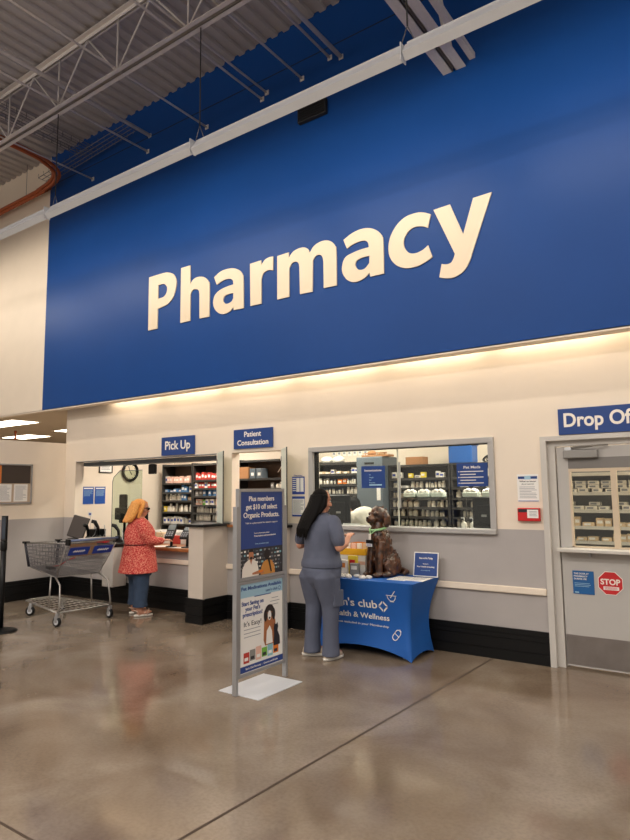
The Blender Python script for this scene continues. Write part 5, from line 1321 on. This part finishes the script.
b.tube([(-.05, .075, 1.5), (0, .088, 1.505), (.05, .075, 1.5)], .018, m, 8)
rd = random.Random(21)
for k in range(46):
    t = rd.uniform(-1, 1); w_ = rd.uniform(.0, .03)
    b.tube([(t*.07, -.07-.03*(1-t*t), 1.53), (t*.098, -.115-.035*(1-t*t), 1.41), (t*.115, -.16-.035*(1-t*t), 1.31), (t*.12, -.19-.035*(1-t*t), 1.235+w_)], [.009, .011, .01, .004], m, 6)
b.blob('hair', r, .0055, 1)
b = MB()
for s in (-1, 1):
    b.rings([tuple(P1(s*.034, .1, -.012))+(.027, .006), tuple(P1(s*.034, .104, .0))+(.032, .008), tuple(P1(s*.034, .1, .018))+(.03, .007)], blackp, 12); b.tube([P1(s*.06, .095, .008), P1(s*.084, .05, .008), P1(s*.088, -.01, .005)], .005, blackp, 6)
b.tube([P1(-.01, .104, .01), P1(.01, .104, .01)], .004, blackp, 6); b.build('sunglasses', r)
for s in (-1, 1):
    b = MB(); b.rings([(0, .04, .002, .044, .125), (0, .04, .024, .046, .128)], sole, 20); o = b.build('sandal', r, loc=(s*.13, 0, 0), rz=-s*.1)
    b = MB(); strap = mat('sandal_strap', 'C9A58F', .5)
    for y_ in (.06, .1): b.tube([(-.046, y_-.02, .02), (-.03, y_, .07), (0, y_+.01, .084), (.03, y_, .07), (.046, y_-.02, .02)], .011, strap, 8, sq=.6)
    b.tube([(-.042, -.02, .02), (-.045, -.05, .075), (0, -.085, .085), (.045, -.05, .075), (.042, -.02, .02)], .008, strap, 8); b.build('strap', o)

# --- pharmacist behind the glass, bending to the left
r = empty('person', (-4.30, 1.1, 0), 'person in a white coat bending forward behind the wide window, dark hair', 'person', rz=1.35)
b = MB(); m = skin
b.rings([(0, -.02, .78, .16, .12), (0, -.01, .9, .17, .13), (0, .03, 1.02, .16, .13), (0, .1, 1.15, .16, .13)], m); b.ell((0, .16, 1.24), (.17, .16, .13), m, Matrix.Rotation(-.8, 3, 'X'))
limb(b, [(0, .22, 1.32), (0, .28, 1.38)], [.06, .055], m); R, P3 = head(b, (0, .34, 1.43), m, pitch=-.6)
for s in (-1, 1):
    limb(b, [(s*.17, .18, 1.28), (s*.22, .24, 1.16), (s*.2, .34, 1.1)], [.06, .05, .04], m); hand(b, (s*.19, .36, 1.1), (-s*.2, .9, .1), s, m)
    limb(b, [(s*.09, -.02, .82), (s*.1, 0, .45), (s*.1, -.02, .08)], [.11, .07, .05], m); b.ell((s*.1, .05, .04), (.04, .11, .035), m)
b.blob('body', r, .009, 2); face(P3, r)
b = MB(); m = coatw
b.rings([(0, -.02, .6, .2, .17), (0, -.02, .8, .2, .17), (0, 0, .95, .2, .165), (0, .05, 1.08, .2, .165), (0, .11, 1.18, .19, .17)], m); b.ell((0, .14, 1.26), (.205, .19, .15), m, Matrix.Rotation(-.8, 3, 'X')); b.ell((0, .2, 1.33), (.12, .1, .07), m, Matrix.Rotation(-.8, 3, 'X'))
for s in (-1, 1): limb(b, [(s*.175, .17, 1.29), (s*.225, .24, 1.17), (s*.205, .33, 1.11)], [.08, .07, .058], m)
b.blob('white_coat', r, .01, 3)
b = MB(); m = hair_b; b.ell((0, .305, 1.475), (.088, .1, .085), m); b.ell((0, .26, 1.43), (.08, .07, .08), m); b.blob('hair', r, .01, 3)
b = MB()
for s in (-1, 1): limb(b, [(s*.09, -.02, .7), (s*.1, 0, .45), (s*.1, -.02, .1)], [.13, .1, .08], darkp)
b.blob('trousers', r, .012, 2)

# ------------------------------------------------------------------ world, camera
w = bpy.data.worlds.new('World'); bpy.context.scene.world = w; w.use_nodes = True
w.node_tree.nodes['Background'].inputs[0].default_value = (1, .90, .80, 1); w.node_tree.nodes['Background'].inputs[1].default_value = WORLD
yaw, pit, rol, F = math.radians(35.32991), math.radians(6.39515), math.radians(-.59733), 628.174
f = Vector((-math.sin(yaw)*math.cos(pit), math.cos(yaw)*math.cos(pit), math.sin(pit))); rt = Vector((math.cos(yaw), math.sin(yaw), 0)); up = rt.cross(f)
r2 = math.cos(rol)*rt+math.sin(rol)*up; u2 = -math.sin(rol)*rt+math.cos(rol)*up
M = Matrix((r2, u2, -f)).transposed().to_4x4(); M.translation = Vector((0, -6.21, 1.65))
cd = bpy.data.cameras.new('camera'); cam = bpy.data.objects.new('camera', cd); COL.objects.link(cam); cam.matrix_world = M
cd.sensor_fit = 'HORIZONTAL'; cd.sensor_width = 36; cd.lens = 36*F/630; cd.clip_end = 200
sc = bpy.context.scene; sc.camera = cam
vs_ = sc.view_settings; vs_.view_transform = 'Standard'; vs_.look = 'None'; vs_.gamma = 1; vs_.exposure = EXPO; vs_.use_curve_mapping = False
sc.cycles.max_bounces = 6; sc.cycles.transparent_max_bounces = 12; sc.cycles.use_denoising = True
